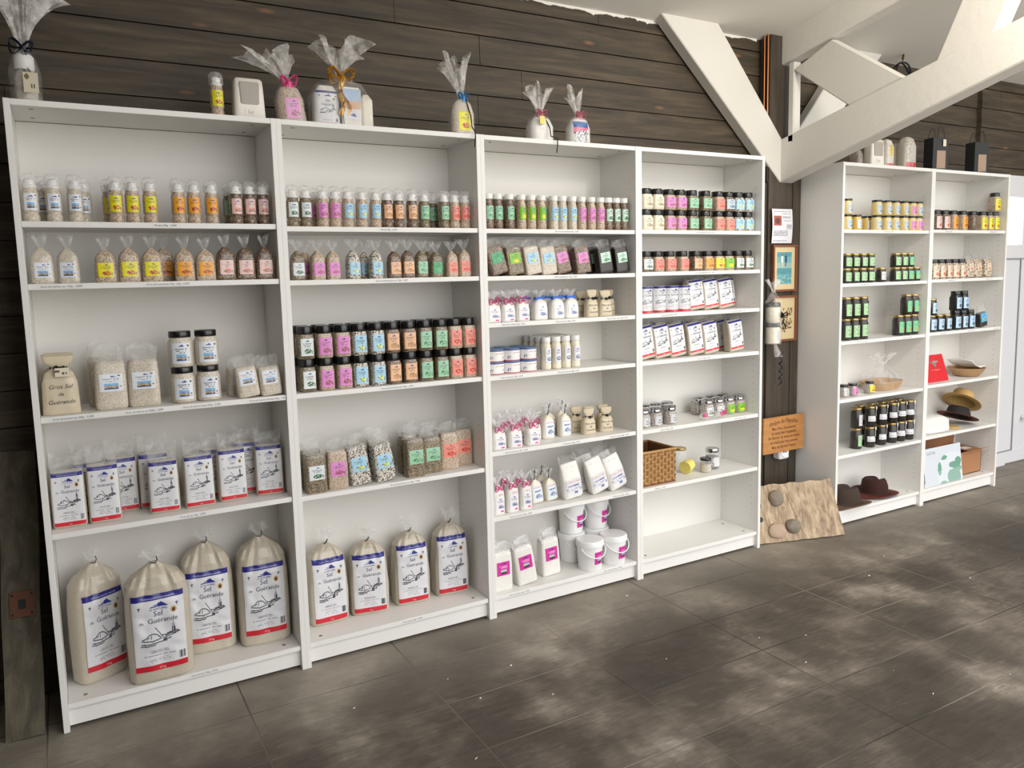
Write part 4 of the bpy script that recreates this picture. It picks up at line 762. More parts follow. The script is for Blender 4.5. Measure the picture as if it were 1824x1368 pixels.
# ------------------------------------------------------------------ gifts along the bookcase tops
TZ = 2.0206
def gift(loc, w, d, hb, ht, fill, label, lab=None, tie='pink_ribbon', tilt=0, rz=0, lean=0, seed=0, inner=None, fanr=1, cord=None, tails=3, bs=.03, extra=None, k=9):
    e = root('wrapped_gift', loc, label, 'gift', 'gifts wrapped in clear film on the bookcases', rz); e.rotation_euler = (0, math.radians(tilt), rz)
    r, q = w/2, d/2
    b = Body(dense([(0, r*.9, q*.9), (.006, r, q), (hb*.6, r*.98, q), (hb*.85, r*.75, q*.8), (hb, r*.3, q*.35)], 10), 3, 32, .08, seed)
    if fill: obj('contents', b.mesh('contents', fill), e)
    w2 = Body([(z, max(a*1.05, .006), max(c_*1.06, .006)) for z, a, c_, _ in dense([(0, r*.92, q*.92), (.006, r, q), (hb*.6, r, q), (hb*.88, r*.72, q*.8), (hb+.01, .012, .012)], 8)], 3, 32, .1, seed+1)
    obj('film_wrap', w2.mesh('film_wrap', 'cellophane'), e)
    obj('film_tuft', fan(hb+.008, ht, .012, r*1.15*fanr, k, seed, .55, .45, 0, lean).mesh('film_tuft', 'cellophane_top'), e)
    if lab: obj('label', lab_on(lab, b, -r*.55, r*.55, hb*.12, hb*.62), e)
    obj('ribbon', bow((0, -.016, hb+.006), bs, seed, tails, .35, tie, 'ribbon', (hb+.0)/bs*.8), e)
    if cord: obj('cord', MB().tube([(.01, -.02, hb), (.02, -q-.012, hb*.5), (.022, -q-.016, hb*.2), (.02, -loc[1]-.01, -.0+.004), (.018, -loc[1]-.014, -.012), (.014, -loc[1]-.012, -.055)], .0025, 6).mesh('cord', cord), e)
    if extra: extra(e, b, r, q, hb)
    return e
film_mat('cellophane_top', .1, .5, 38, (.85, .83, .8))
def sx(px, y, z): return solve_x(px, y, z)
def ex1(e, b, r, q, hb):
    obj('bottle', MB().lathe([(.028, .001), (.031, .005), (.031, .08), (.024, .097), (.022, .106)]).mesh('bottle', 'salt_plain'), e)
    obj('bottle_cap', MB().lathe([(.026, .105), (.028, .11), (.028, .145), (.022, .152)]).mesh('bottle_cap', 'white_lid'), e)
    obj('paper_tag', printed('paper_tag', lambda x, z, ee: (x, -q-.012-ee, z), -.005, .035, .03, .09, 12, 14, lambda u, v: (.45, .35, .15) if (u-.25)**2+(v-.8)**2 < .02 else ((.3, .28, .25) if .4 < u < .85 and .2 < v < .45 and int(u*36) % 2 else hx('cfc5ae'))), e)
gift((sx(46, .1, 2.08), .1, TZ), .085, .08, .165, .47, None, 'tall film-wrapped bottle with white cap and navy ribbon, above first bookcase', None, 'navy_ribbon', inner=1, seed=2, fanr=1.9, bs=.04, extra=ex1, k=13)
e = root('salt_grinder', (sx(386, .07, 2.09), .07, TZ), 'clear salt grinder with yellow label standing on top of first bookcase', 'salt grinder'); put(k_grinder('Y'), e)
def salbox(x, y, label, rz=0):
    e = root('ceramic_salt_box', (x, y, TZ), label, 'salt box', None, rz); m = []
    b = Body([(0, .052, .03), (.004, .054, .032), (.1, .05, .03), (.13, .048, .028), (.137, .042, .022)], 6, 40)
    obj('box_body', b.mesh('box_body', 'ceramic'), e)
    w = Body([(.048, .026, .004), (.052, .031, .004), (.118, .034, .004), (.124, .03, .004)], 6, 30).mb(); w.v = [(x_, y_-b.at(z)[2]+.0008, z) for x_, y_, z in w.v]; obj('window', w.mesh('window', 'grey_window'), e)
    obj('lettering', printed('lettering', onbody(b), -.018, .018, .012, .034, 3, 3, lambda u, v: hx('e3ddd3'), (('Sel', 0, .016, .018, 'a59a8c'),)), e); return e
salbox(sx(443, .06, 2.08), .07, 'white ceramic salt box with grey window, top of first bookcase')
gift((sx(520, .09, 2.05), .09, TZ), .1, .07, .14, .265, 'salt_herb', 'film-wrapped salt bag with hot pink ribbon, between first two bookcases', 'K', 'hot_pink', -6, .1, -.5, 4, fanr=1.15, tails=4, bs=.04)
def ex_gold(e, b, r, q, hb):
    s_ = Body(dense([(0, .045, .026), (.005, .05, .03), (.12, .048, .03), (.15, .03, .02)], 8), 4, 30, .05, 3); m_ = s_.mb(); m_.v = [(x-.052, y+.012, z) for x, y, z in m_.v]; obj('salt_bag', m_.mesh('salt_bag', 'salt_white'), e)
    sm = lambda x, z, ee: (x, s_.yf(x+.052, z)+.012-ee, z)
    obj('bag_label', printed('bag_label', sm, -.094, -.012, .008, .13, 40, 60, sel_art, (('Sel', -.052, .09, .014, '2b3355'), ('Guérande', -.052, .077, .012, '2b3355'))), e)
    obj('box', boxmesh('box', (-.0, -.025, 0, .075, .03, .15), 'ceramic', .006), e)
    def art(u, v): return hx('9fb6d4') if v > .62 else hx('cda070') if v > .36 else (mount(u, v, .5, .1, .5, .14, hx('d9d9de')) or hx('d9d9de'))
    obj('box_label', printed('box_label', lambda x, z, ee: (x, -.0255-ee, z), .004, .071, .03, .142, 24, 36, art), e)
    obj('small_bag', Body(dense([(0, .02, .02), (.005, .024, .024), (.11, .024, .022), (.13, .01, .01)], 6), 4).mb().mesh('small_bag', 'salt_cream'), e).location.x = .099
gift((sx(606, .1, 2.1), .1, TZ), .225, .12, .18, .33, None, 'large film-wrapped gift with gold bow, top of second bookcase', None, 'gold_ribbon', 0, 0, .1, 6, fanr=.62, bs=.055, tails=3, extra=ex_gold, k=6)
gift((sx(822, .07, 2.08), .07, TZ), .1, .065, .145, .32, 'salt_plain', 'film-wrapped bag with yellow label and blue ribbon, top of second bookcase', 'Y', 'blue_ribbon', 0, 0, -.15, 7, fanr=1.0, cord='black_cord', tails=2)
def ex_tag(e, b, r, q, hb): obj('paper_tag', boxmesh('paper_tag', (-.03, -q-.014, hb*.62, -.006, -q-.012, hb*.9), 'yellow_plastic'), e)
gift((sx(961, .1, 2.06), .1, TZ), .115, .08, .115, .245, 'salt_white', 'small film-wrapped gift with rose and black ribbons, top of third bookcase', None, 'rose_ribbon', 0, 0, 0, 8, fanr=.8, cord='black_cord', extra=ex_tag, k=7)
def ex_mag(e, b, r, q, hb):
    def art(u, v): return hx('2b62a8') if v > .72 else hx('d8487e') if v > .5+.12*u else ((.25, .27, .32) if hsh(int(u*14), int(v*14)) > .72 else hx('d8dade'))
    obj('label', printed('label', onbody(b), -r*.75, r*.6, hb*.06, hb*.8, 24, 24, art), e)
gift((sx(1029, .1, 2.06), .1, TZ), .11, .07, .125, .25, 'salt_white', 'film-wrapped gift with blue and magenta label, top of third bookcase', None, 'rose_ribbon', 0, 0, -.15, 9, fanr=.55, extra=ex_mag, k=6)
# on the right-hand pair
def plainbag(px, y, w, h, label, fill='salt_cream', band=None, rz=0, filmy=True):
    e = root('salt_bag', (sx(px, y, TZ+h*.4), y, TZ), label, 'bag', 'salt bags on the fifth bookcase top', rz); r = w/2
    b = Body(dense([(0, r*.9, .03), (.006, r, .035), (h*.7, r*.97, .035), (h*.93, r*.7, .025), (h, r*.35, .012)], 9), 4, 30, .07, int(px)); obj('bag_body', b.mesh('bag_body', fill), e)
    if filmy: obj('film_wrap', Body([(z+.001, a*1.06, c_*1.07) for z, a, c_, _ in b.secs], 4, 30, .1, 3).mesh('film_wrap', 'cellophane'), e)
    if band: obj('label', printed('label', onbody(b), -r*.8, r*.8, h*.03, h*.85, 20, 36, band), e)
plainbag(1524, .07, .05, .085, 'small brown film-wrapped bag at left end of fifth bookcase top', 'salt_brown')
salbox(sx(1551, .05, 2.08), .03, 'white ceramic salt box under the big beam, fifth bookcase top', -.1)
plainbag(1577, .06, .075, .155, 'narrow salt bag with yellow stripe on fifth bookcase top', 'salt_cream', lambda u, v: hx('d8b830') if .3 < u < .75 and .45 < v < .92 and hsh(int(u*8), int(v*20)) > .3 else ((.78, .25, .3) if v < .12 else (.84, .81, .76)))
plainbag(1594, .12, .07, .15, 'grey film-wrapped salt bag behind others on fifth bookcase top', 'salt_plain')
plainbag(1614, .06, .11, .18, 'rounded film-wrapped salt bag with red band on fifth bookcase top', 'salt_fine', lambda u, v: (.78, .16, .22) if v < .2 else ((.6, .58, .55) if hsh(int(u*12), int(v*20)) > .85 else (.78, .75, .7)))
def paperbag(px, y, rz, label, tagged):
    e = root('paper_gift_bag', (sx(px, y, TZ+.1), y, TZ), label, 'gift bag', 'black paper gift bags on the sixth bookcase', rz)
    m = MB().rings([[(-.058, -.035, z), (.058, -.035, z), (.058, .035, z), (-.058, .035, z)] for z in (.0005, .2)], True, False, False)
    me = m.mesh('bag_body', 'black_paper'); o = obj('bag_body', me, e); md = o.modifiers.new('s', 'SOLIDIFY'); md.thickness = .0015
    for s_ in (-1, 1): obj('handle', MB().tube([(-.03, .0345*s_, .19), (-.022, .033*s_, .235), (-.008, .03*s_, .268), (.008, .03*s_, .268), (.022, .033*s_, .235), (.03, .0345*s_, .19)], .0022, 6).mesh('handle', 'bag_handle'), e)
    obj('window', boxmesh('window', (-.03, -.0375, .02, .036, -.0358, .125), 'bag_window'), e)
    if tagged: obj('paper_tag', boxmesh('paper_tag', (.012, -.041, .15, .034, -.0385, .19), 'paper_tag'), e)
paperbag(1667, .1, -.22, 'black paper gift bag with white tag and kraft window, beside salt bags', True)
paperbag(1740, .1, -.2, 'black paper gift bag with square kraft window, right end of bookcase tops', False)
# ------------------------------------------------------------------ post between the runs
def fl(x0, y, z0): return lambda x, z, e: (x, y-e, z)
def sheet_art(u, v):
    if .08 < u < .44 and .52 < v < .8: return hx('6a3a34') if ((u-.26)/.13)**2+((v-.65)/.09)**2 < 1 else hx('a8584a')
    if .7 < u < .95 and .42 < v < .56: return hx('8f93a6') if int(v*70) % 3 else hx('dcdce2')
    for vv in [.93]+[.36-.035*i for i in range(9)]+[.86, .78, .74, .7, .66]:
        if abs(v-vv) < .006 and (.08 if vv < .5 or vv > .9 else .5) < u < (.78 if vv < .5 else .9) and hsh(int(u*50), int(vv*100)) > .15: return hx('7c7d88')
    return hx('dfdfe6')
e = obj('notice_sheet', printed('notice_sheet', lambda x, z, ee: (x, PY-.012-.006*math.sin((z-1.6)*16)-ee, z), 3.515, 3.675, 1.602, 1.79, 40, 60, sheet_art)); e.modifiers.new('s', 'SOLIDIFY').thickness = .0006
tag(e, 'white printed notice sheet with small red photo, pinned above the pictures', 'notice')
def picture(x0, x1, z0, z1, art, label, nx, nz):
    e = root('framed_picture', ((x0+x1)/2, PY-.004, z0), label, 'picture', 'framed pictures on the post'); w = (x1-x0)/2; h = z1-z0; m = MB(); t = .011
    for d in ((-w, 0, w, t), (-w, h-t, w, h), (-w, t, -w+t, h-t), (w-t, t, w, h-t)): m.quadbox(d[0], -.018, d[1], d[2], 0, d[3])
    obj('frame', m.mesh('frame', 'frame_wood'), e); obj('print', printed('print', onflat(-.008), -w+t, w-t, t, h-t, nx, nz, art), e)
def sea(u, v):
    if not (.14 < u < .86 and .13 < v < .87): return hx('d8c59a')
    a, t = (u-.14)/.72, (v-.13)/.74
    if t > .5:
        q = (t-.5)*2
        for cx_, c_ in ((.36, 'e2e0d6'), (.6, '24466c')):
            if abs(a-cx_) < .07-.02*(q < .35) and .12 < q < .78 and not (q < .4 and abs(a-cx_) < .018): return hx(c_)
            if (a-cx_)**2*2+(q-.84)**2*.6 < .006: return hx('8a6a50')
        return hx('4d9aa8') if q > .7 else hx('76acb0') if q > .35 else hx('9cb8ae')
    return hx('5a9aa2') if hsh(int(a*10), int(t*24)) > .5 else hx('83b4b4') if t < .3 else hx('4c8e9c')
picture(3.525, 3.715, 1.336, 1.594, sea, 'brown-framed picture of two figures by a blue-green sea', 40, 56)
def sepia(u, v):
    if abs(v-.55) < .2 and .12 < u < .9 and hsh(int(u*18), int(v*16)) > .72: return hx('7c6748')
    if abs(v-.32) < .08 and .2 < u < .85 and hsh(int(u*22), int(v*30)) > .5: return hx('6a5238')
    return hx('8c7854') if abs(v-.73) < .008 and u > .1 else hx('d3bf94')
picture(3.53, 3.72, 1.056, 1.312, sepia, 'brown-framed sepia drawing with sketched figures, below the sea picture', 36, 48)
e = root('hanging_gift', (3.49, .195, 1.05), 'film-wrapped stack of jars hanging beside the framed pictures', 'gift')
m = MB().lathe([(.03, .0), (.038, .006), (.038, .09), (.032, .1), (.032, .12), (.038, .13), (.038, .2), (.03, .212)], 24); obj('jars', m.mesh('jars', 'salt_cream'), e)
obj('jar_lids', MB().lathe([(.0385, .095), (.0385, .118)], 24).lathe([(.0385, .205), (.0385, .228), (.03, .23)], 24).mesh('jar_lids', 'black_lid'), e)
obj('jar_labels', printed('jar_labels', oncyl(.0386), -.005, .035, .02, .08, 10, 12, lambda u, v: (.8, .8, .82)), e)
obj('film_wrap', Body([(-.004, .03, .03), (0, .044, .044), (.23, .044, .044), (.27, .02, .02), (.29, .01, .01)], 2.4, 26, .12, 4).mesh('film_wrap', 'cellophane'), e)
obj('film_tuft', fan(.285, .36, .01, .035, 6, 3, .6, .4).mesh('film_tuft', 'cellophane_top'), e)
obj('film_tail', MB().rings([[(.02+r*math.cos(a)+(.03*t), r*.5*math.sin(a), -.004-.07*t) for a in [k*.45 for k in range(14)]] for t, r in ((0, .012), (.5, .022), (1, .03))], False, False).mesh('film_tail', 'cellophane_top'), e)
obj('ribbon', bow((.035, -.035, .16), .03, 3, 3, .4, 'black_cord', 'ribbon', 3.2), e); obj('curled_ribbon', MB().tube([(.055+.012*math.sin(t*1.9), -.01+.008*math.cos(t*1.9), -.04-.012*t) for t in range(17)], .006, 6, True, .4).mesh('curled_ribbon', 'navy_ribbon'), e)
obj('cord', MB().tube([(0, 0, .29), (.01, .03, .42), (.02, .052, .5)], .0015, 5).mesh('cord', 'black_cord'), e)
# wooden sign
e = root('wooden_sign', (3.585, .196, .432), 'light wooden sign with a dark lettered verse above the white socket', 'sign', None, .0); e.rotation_euler = (0, 0, 0)
obj('board', boxmesh('board', (-.165, -.008, 0, .165, .006, .205), 'sign_wood', .002), e)
L_ = [('Prière du Paludier', .168, .034), ('Mon Dieu, Donnez-moi', .132, .022), ('La santé bien longtemps', .106, .022), ("De l'amour de temps en temps", .08, .022), ('Du travail pas trop souvent', .053, .022), ("Mais du Sel tout l'temps", .026, .022)]
mm = MB()
for i, (s_, z, sz) in enumerate(L_):
    tv, tf = text_geo(s_, sz, .0, .0004); b0 = len(mm.v); mm.v += [(p[0]*.92, -.0086, z+p[1]-(p[0]*p[0]*1.0 if i == 0 else 0)) for p in tv]
    for f in tf: mm.face([b0+k for k in f])
me = bpy.data.meshes.new('lettering'); me.from_pydata(mm.v, [], mm.f); me.materials.append(mat('burnt_ink', '6b421f', .8)); obj('lettering', me, e)
e = root('wall_socket', (3.605, PY-.0005, .385), 'white surface-mounted wall socket under the wooden sign', 'socket')
obj('socket_box', boxmesh('socket_box', (-.04, -.05, 0, .04, 0, .082), 'white_plastic', .006), e); obj('socket_face', MB().lathe([(.03, 0), (.031, .004), (.026, .006), (.022, .001)], 28).mesh('socket_face', 'white_plastic'), e, (0, -.05, .041), (math.pi/2, 0, 0))
obj('contacts', MB().quadbox(-.011, -.0545, .037, -.006, -.0515, .045).quadbox(.006, -.0545, .037, .011, -.0515, .045).mesh('contacts', 'dark_rubber'), e)
# pipes, cable ring
for i, dx in enumerate((0, .012)): tag(obj('copper_pipe', MB().tube([(PX0-.012-dx*.9, PY+.005+dx*1.2, 2.1), (PX0-.012-dx*.9, PY+.005+dx*1.2, 2.71)], .0045, 10).mesh('copper_pipe', 'copper')), ['thin copper pipe on the post casing, nearer the room', 'thin copper pipe on the post casing, nearer the planks'][i], 'pipe', 'copper pipes')
e = root('cable_coil', (4.56, .2, 2.6), 'black cable coil hanging from the ceiling behind the beam', 'cable')
obj('coil', MB().tube([((.075+.004*math.sin(a*2.3))*math.cos(a), .012*math.sin(a*1.5), .075*math.sin(a)-.01) for a in [i*.25 for i in range(62)]], .005, 8).mesh('coil', 'dark_rubber'), e)
obj('hook', MB().tube([(0, 0, .06), (.0, 0, .09), (.02, .01, .11), (.01, .0, .14)], .006, 8).mesh('hook', 'iron_rust'), e); obj('loose_end', MB().tube([(-.07, 0, .0), (-.12, .03, -.02), (-.17, .06, .01)], .005, 8).mesh('loose_end', 'dark_rubber'), e)
# ------------------------------------------------------------------ boards leaning at both ends
e = root('weathered_plank', (0, 0, 0), 'tall grey weathered plank with rusty square plate, left of first bookcase', 'plank')
Bp = [(-.164, .038), (-.054, .024)]; Tp = [(-.125, .288), (-.014, .276)]; m = MB(); rs = []
for t in [i/9 for i in range(10)]:
    (ax, ay), (bx, by) = [(p[0]+(q_[0]-p[0])*t, p[1]+(q_[1]-p[1])*t) for p, q_ in zip(Bp, Tp)]; w = .002*math.sin(t*11); rs.append([(ax+w, ay, .905*t), (bx+w*1.5, by, .9*t+(.008 if t == 0 else 0)), (bx+w, by+.024, .9*t+(.008 if t == 0 else 0)), (ax, ay+.024, .905*t)])
obj('board', m.rings(rs, True, True, False).mesh('board', 'weathered_board'), e)
pc = lambda u, v, off: (-.164+.11*u+.04*v/.9, .036-.012*u+.25*v/.9-off, v)
m = MB(); q0 = len(m.v); m.v += [pc(u, v, o_) for o_ in (.002, .006) for u, v in ((.2, .375), (.85, .375), (.85, .455), (.2, .455))]
for f in ((4, 5, 6, 7), (0, 1, 5, 4), (1, 2, 6, 5), (2, 3, 7, 6), (3, 0, 4, 7)): m.face(f)
obj('rusty_plate', m.mesh('rusty_plate', 'iron_rust'), e)
m = MB(); m.v += [pc(u, v, .0068) for u, v in ((.42, .4), (.62, .4), (.62, .43), (.42, .43))]; m.face((0, 1, 2, 3))
for u, v in ((.27, .385), (.77, .385), (.77, .445), (.27, .445)): q0 = len(m.v); m.v += [pc(u+a, v+b_, .0068) for a, b_ in ((-.03, -.004), (.03, -.004), (.03, .004), (-.03, .004))]; m.face(range(q0, q0+4))
obj('plate_holes', m.mesh('plate_holes', 'dark_rubber'), e)
e = root('driftwood_board', (3.462, -.047, .004), 'pale driftwood board with stones, leaning between fourth and fifth bookcases', 'board'); e.rotation_euler = (math.radians(-24.2), 0, math.radians(-16.1))
rnd = random.Random(8); m = MB(); nx = 16; rs = []
for i in range(nx+1):
    x = -.25+.51*i/nx; a = .004*math.sin(i*1.7); rs.append([(x+.012*(i == nx), -.001, .0+a*.4+.003), (x, -.001, .312+a), (x, .02, .312+a), (x+.012*(i == nx), .02, .0+.003)])
obj('board', m.rings(rs, True, True, False).mesh('board', 'driftwood'), e)
def blob(name, c_, r, mt_, seed, n=14):
    m = MB(); rs = []
    for i in range(1, n):
        th = math.pi*i/n; ring = []
        for j in range(20):
            a = 2*math.pi*j/20; p = Vector((math.sin(th)*math.cos(a), -math.cos(th), math.sin(th)*math.sin(a))); k_ = 1+.16*noise.noise(p*2+Vector((seed, 0, 0))); ring.append((c_[0]+p.x*r[0]*k_, c_[1]+p.y*r[1]*k_, c_[2]+p.z*r[2]*k_))
        rs.append(ring)
    return m.rings(rs).mesh(name, mt_)
obj('stone', blob('stone', (-.1, -.008, .235), (.042, .026, .044), 'stone_grey', 1), e); obj('stone', blob('stone', (-.13, -.005, .062), (.054, .018, .042), 'stone_pink', 4), e); obj('stone', blob('stone', (-.035, -.01, .078), (.042, .026, .038), 'stone_grey', 7), e)
for z in (.13, .205): obj('drilled_hole', MB().lathe([(.0145+.006*(z > .2), 0), (.0145+.006*(z > .2), .002), (.011, .0025)], 20).mesh('drilled_hole', 'dark_rubber'), e, (-.215, -.0012, z), (math.pi/2, 0, 0))
obj('split', MB().quadbox(.03, -.0016, .01, .0325, -.0008, .26).quadbox(.0, -.0016, .2, .002, -.0008, .3).mesh('split', 'kraft_inside'), e, None, (0, math.radians(-14), 0))
# ------------------------------------------------------------------ odd things on shelves
z = SZ[3][5]
e = root('wicker_basket', (2.535, .135, z+.0005), 'rectangular woven seagrass basket on the sixth shelf of fourth bookcase', 'basket')
w, d, h = .11, .105, .165; m = MB(); wm = wood('seagrass', [(.25, '8a6238'), (.5, 'b58d58'), (.8, 'cfae78')], (60, 60, 60), 4, .8)
m.quadbox(-w, -d, 0, w, d, .006); 
for x0, y0, x1, y1 in ((-w+.003, -d+.003, w-.003, -d+.008), (-w+.003, d-.008, w-.003, d-.003), (-w+.003, -d+.003, -w+.008, d-.003), (w-.008, -d+.003, w-.003, d-.003)): m.quadbox(x0, y0, .004, x1, y1, h)
obj('basket_lining', m.mesh('basket_lining', 'kraft_inside'), e); m = MB()
def weave(p0, dx, nrm, L0):
    n = int(L0/.0215); r_ = 9
    for i in range(n):
        for j in range(r_):
            c_ = Vector(p0)+Vector(dx)*(L0*(i+.5)/n)+Vector((0, 0, .008+(h-.016)*(j+.5)/r_)); hor = (i+j) % 2; a, b_ = (.0128, .0062) if hor else (.0066, .0098)
            t = Vector(dx); nn = Vector(nrm); q0 = len(m.v); out = .009 if hor else .003
            for s_, o_ in ((1, 0), (.6, out)):
                for sx_, sz_ in ((-1, -1), (1, -1), (1, 1), (-1, 1)): m.v.append(tuple(c_+t*sx_*a*s_+Vector((0, 0, sz_*b_*s_))+nn*o_))
            m.face((q0+4, q0+5, q0+6, q0+7), True)
            for k_ in range(4): m.face((q0+k_, q0+(k_+1) % 4, q0+4+(k_+1) % 4, q0+4+k_), True)
weave((-w, -d+.003, 0), (1, 0, 0), (0, -1, 0), 2*w); weave((w-.003, -d, 0), (0, 1, 0), (1, 0, 0), 2*d); weave((-w+.003, -d, 0), (0, 1, 0), (-1, 0, 0), 2*d)
obj('woven_sides', m.mesh('woven_sides', wm), e); obj('rim', MB().tube([(-w, -d, h), (w, -d, h), (w, d, h), (-w, d, h), (-w, -d, h-.0001)], .007, 8).mesh('rim', wm), e)
def glassjar(name, x, y, z, r, h, lidm, label, fill=None, lablabel=None, lh=.012, obj_label=None):
    e = root(name, (x, y, z+.0006), label, 'jar'); obj('jar_body', MB().lathe([(r*.93, 0), (r, .004), (r, h-lh-.014), (r*.86, h-lh-.003), (r*.86, h-lh)]).mesh('jar_body', 'glass_jar'), e)
    if fill: obj('contents', MB().lathe([(r*.88, .003), (r*.94, .006), (r*.94, h*.6)]).mesh('contents', fill), e)
    obj('lid', MB().lathe([(r*.9, h-lh), (r*.95, h-lh+.002), (r*.95, h-.002), (r*.9, h)]).mesh('lid', lidm), e)
    if lablabel: obj('label', printed('label', oncyl(r+.0004), -r*.9, r*.9, h*.15, h*.6, 14, 10, lambda u, v: (.4, .4, .42) if u < .25 and hsh(int(u*30), int(v*10)) > .5 else (.84, .84, .84)), e)
    return e
glassjar('glass_jar', 2.822, .2, z, .034, .115, 'gold_lid', 'empty glass jar with brass lid behind the yellow cup')
e = root('plastic_cup', (2.80, .115, z+.0385), 'small yellow plastic cup lying beside the wicker basket', 'cup', None, .3); e.rotation_euler = (0, math.radians(82), .35)
obj('cup_body', MB().lathe([(.032, -.03), (.033, -.028), (.027, .03), (.0, .03)]).mesh('cup_body', 'yellow_plastic'), e)
glassjar('glass_jar', 2.893, .085, z, .03, .073, 'black_lid', 'small clear jar with black lid, fourth bookcase', 'salt_fine', None)
glassjar('glass_jar', 2.972, .12, z, .036, .108, 'chrome', 'jar with domed chrome lid and white label, fourth bookcase', 'fill_dark', 1, .022)
z = SZ[3][4]
e = root('film_parcel', (2.90, .055, z+.001), 'film parcel with pink shredded ribbon lying before the clip-top jars', 'parcel', None, .12)
obj('film_wrap', Body([(0, .075, .02), (.006, .085, .028), (.025, .08, .026), (.034, .05, .012)], 3, 28, .2, 5).mesh('film_wrap', 'cellophane_top'), e)
for i, (x, zz) in enumerate(((-.078, .02), (.055, .012), (.07, .02))): obj('ribbon', bow((x, -.02, zz+.008), .018, 20+i, 2, .4, 'hot_pink', 'ribbon', .7), e)
# fifth bookcase: wrapped basket
z = SZ[4][3]
e = root('wrapped_basket', (4.335, .115, z+.001), 'oval basket wrapped in clear film on the fourth shelf of fifth bookcase', 'basket')
obj('basket', Body([(0, .11, .07), (.006, .115, .075), (.03, .135, .09), (.048, .142, .095), (.052, .138, .09), (.04, .12, .078), (.012, .1, .06)], 2.4, 44, .05, 5).mesh('basket', wood('pale_wicker', [(.25, '8f6b4c'), (.5, 'b8946c'), (.8, 'd0b088')], (50, 50, 120), 4, .8)), e)
m = Body(dense([(.002, .12, .08), (.05, .15, .1), (.09, .13, .09), (.13, .06, .05), (.15, .02, .02)], 10), 2.4, 44, .22, 8).mb(); obj('film_wrap', m.mesh('film_wrap', 'cellophane'), e); obj('film_tuft', fan(.148, .215, .02, .08, 9, 12, .5, .3).mesh('film_tuft', 'cellophane_top'), e)
# red folder, bowl
z = SZ[5][3]
e = root('red_folder', (4.79, .05, z+.001), 'red folder with silver figure printed on it, sixth bookcase', 'folder', None, .03); e.rotation_euler = (math.radians(-18), 0, .02)
obj('cover', boxmesh('cover', (-.1, -.004, 0, .12, .004, .17), 'red_card', .001), e)
def redart(u, v):
    if abs(v-.42) < .015 and .25 < u < .75 or abs(v-.1) < .015 and .3 < u < .8 or abs(v-.93) < .012 and .2 < u < .6: return (.9, .6, .6) if int(u*40) % 3 else (.82, .12, .16)
    if ((u-.5)/.09)**2+((v-.68)/.16)**2 < 1 or (abs(u-.5) < .22 and abs(v-.74-abs(u-.5)*.1) < .035): return (.62, .56, .54) if hsh(int(u*20), int(v*24)) > .4 else (.42, .36, .36)
    return (.82, .12, .16)
obj('cover_print', printed('cover_print', onflat(-.0045), -.08, .1, .01, .16, 30, 30, redart), e)
e = root('wicker_bowl', (5.185, .1, z+.001), 'shallow pale wicker bowl holding papers, sixth bookcase', 'bowl')
obj('bowl', MB().lathe([(.06, 0), (.075, .004), (.1, .04), (.112, .055), (.108, .056), (.095, .042), (.07, .01), (0.0, .008)], 40).mesh('bowl', 'pale_wicker'), e)
m = MB(); n = 12
for i in range(n+1):
    for j in range(n+1): x, y = -.12+.24*i/n, -.075+.15*j/n; m.v.append((x, y, .06+.035*((x-.03)/.12)**2*(x < .03)+.006*math.sin(x*40)*math.cos(y*30)+.004*j/n))
for i in range(n):
    for j in range(n): a = i*(n+1)+j; m.face((a, a+n+1, a+n+2, a+1), True)
o = obj('paper_sheets', m.mesh('paper_sheets', 'white_cloth')); o.modifiers.new('s', 'SOLIDIFY').thickness = .004; o.location = (5.185, .1, z+.002); o.rotation_euler = (0, 0, .2); tag(o, 'curled white papers lying in the wicker bowl', 'papers')
o = obj('yellow_note', boxmesh('yellow_note', (-.03, -.02, 0, .03, .02, .006), 'yellow_note_c', .001) if 0 else boxmesh('yellow_note', (-.03, -.02, 0, .03, .02, .006), mat('note_yellow', 'e6de4a', .7), .001)); o.location = (5.12, .12, z+.092); o.rotation_euler = (0, .2, .2); tag(o, 'yellow note on top of the white papers', 'note')
# cloth and hats
def hat(name, loc, R, r, h, felt, rim, label, rot, crease=.25, curl=.012, band=None, oval=1.2):
    e = root(name, loc, label, 'hat'); e.rotation_euler = rot; seg = 48; rs = []
    prof = [(R, 0), (R*.9, .001), (R*.72, .0), (r*1.12, .004), (r*1.0, .012), (r*.97, h*.5), (r*.9, h*.86), (r*.76, h*.98), (r*.45, h), (r*.1, h*.97)]
    for i, (q_, zz) in enumerate(prof):
        ring = []
        for j in range(seg):
            a = 2*math.pi*j/seg; x, y = q_*oval*math.cos(a), q_*math.sin(a); z_ = zz
            if i < 3: z_ += curl*(abs(math.sin(a))**2)*(q_/R)**2-curl*.4*abs(math.cos(a))**3*(q_/R)
            if i >= 6: z_ -= crease*h*math.exp(-(y/(r*.3))**2)*(.5+.5*math.cos(a)*(1 if i < 9 else 0)) ; y *= 1-.22*max(0, math.cos(a))*(i in (6, 7))
            ring.append((x, y, z_+.003))
        rs.append(ring)
    m = MB().rings(rs[3:], False, True); o1 = obj('crown', m.mesh('crown', felt), e)
    o2 = obj('brim', MB().rings(rs[:4], False, False).mesh('brim', rim), e); o2.modifiers.new('s', 'SOLIDIFY').thickness = .003
    if band: obj('hat_band', MB().rings([[(q_*oval*math.cos(2*math.pi*j/seg), q_*math.sin(2*math.pi*j/seg), zz) for j in range(seg)] for q_, zz in ((r*1.02, .012), (r*1.015, .035))]).mesh('hat_band', band), e)
    return e
z = SZ[4][5]
hat('felt_hat', (3.957, .06, z+.0098), .135, .08, .095, 'felt_grey', 'felt_brown', 'greyish brown felt hat at left of fifth bookcase bottom shelf', (0, 0, .1), .3, .02)
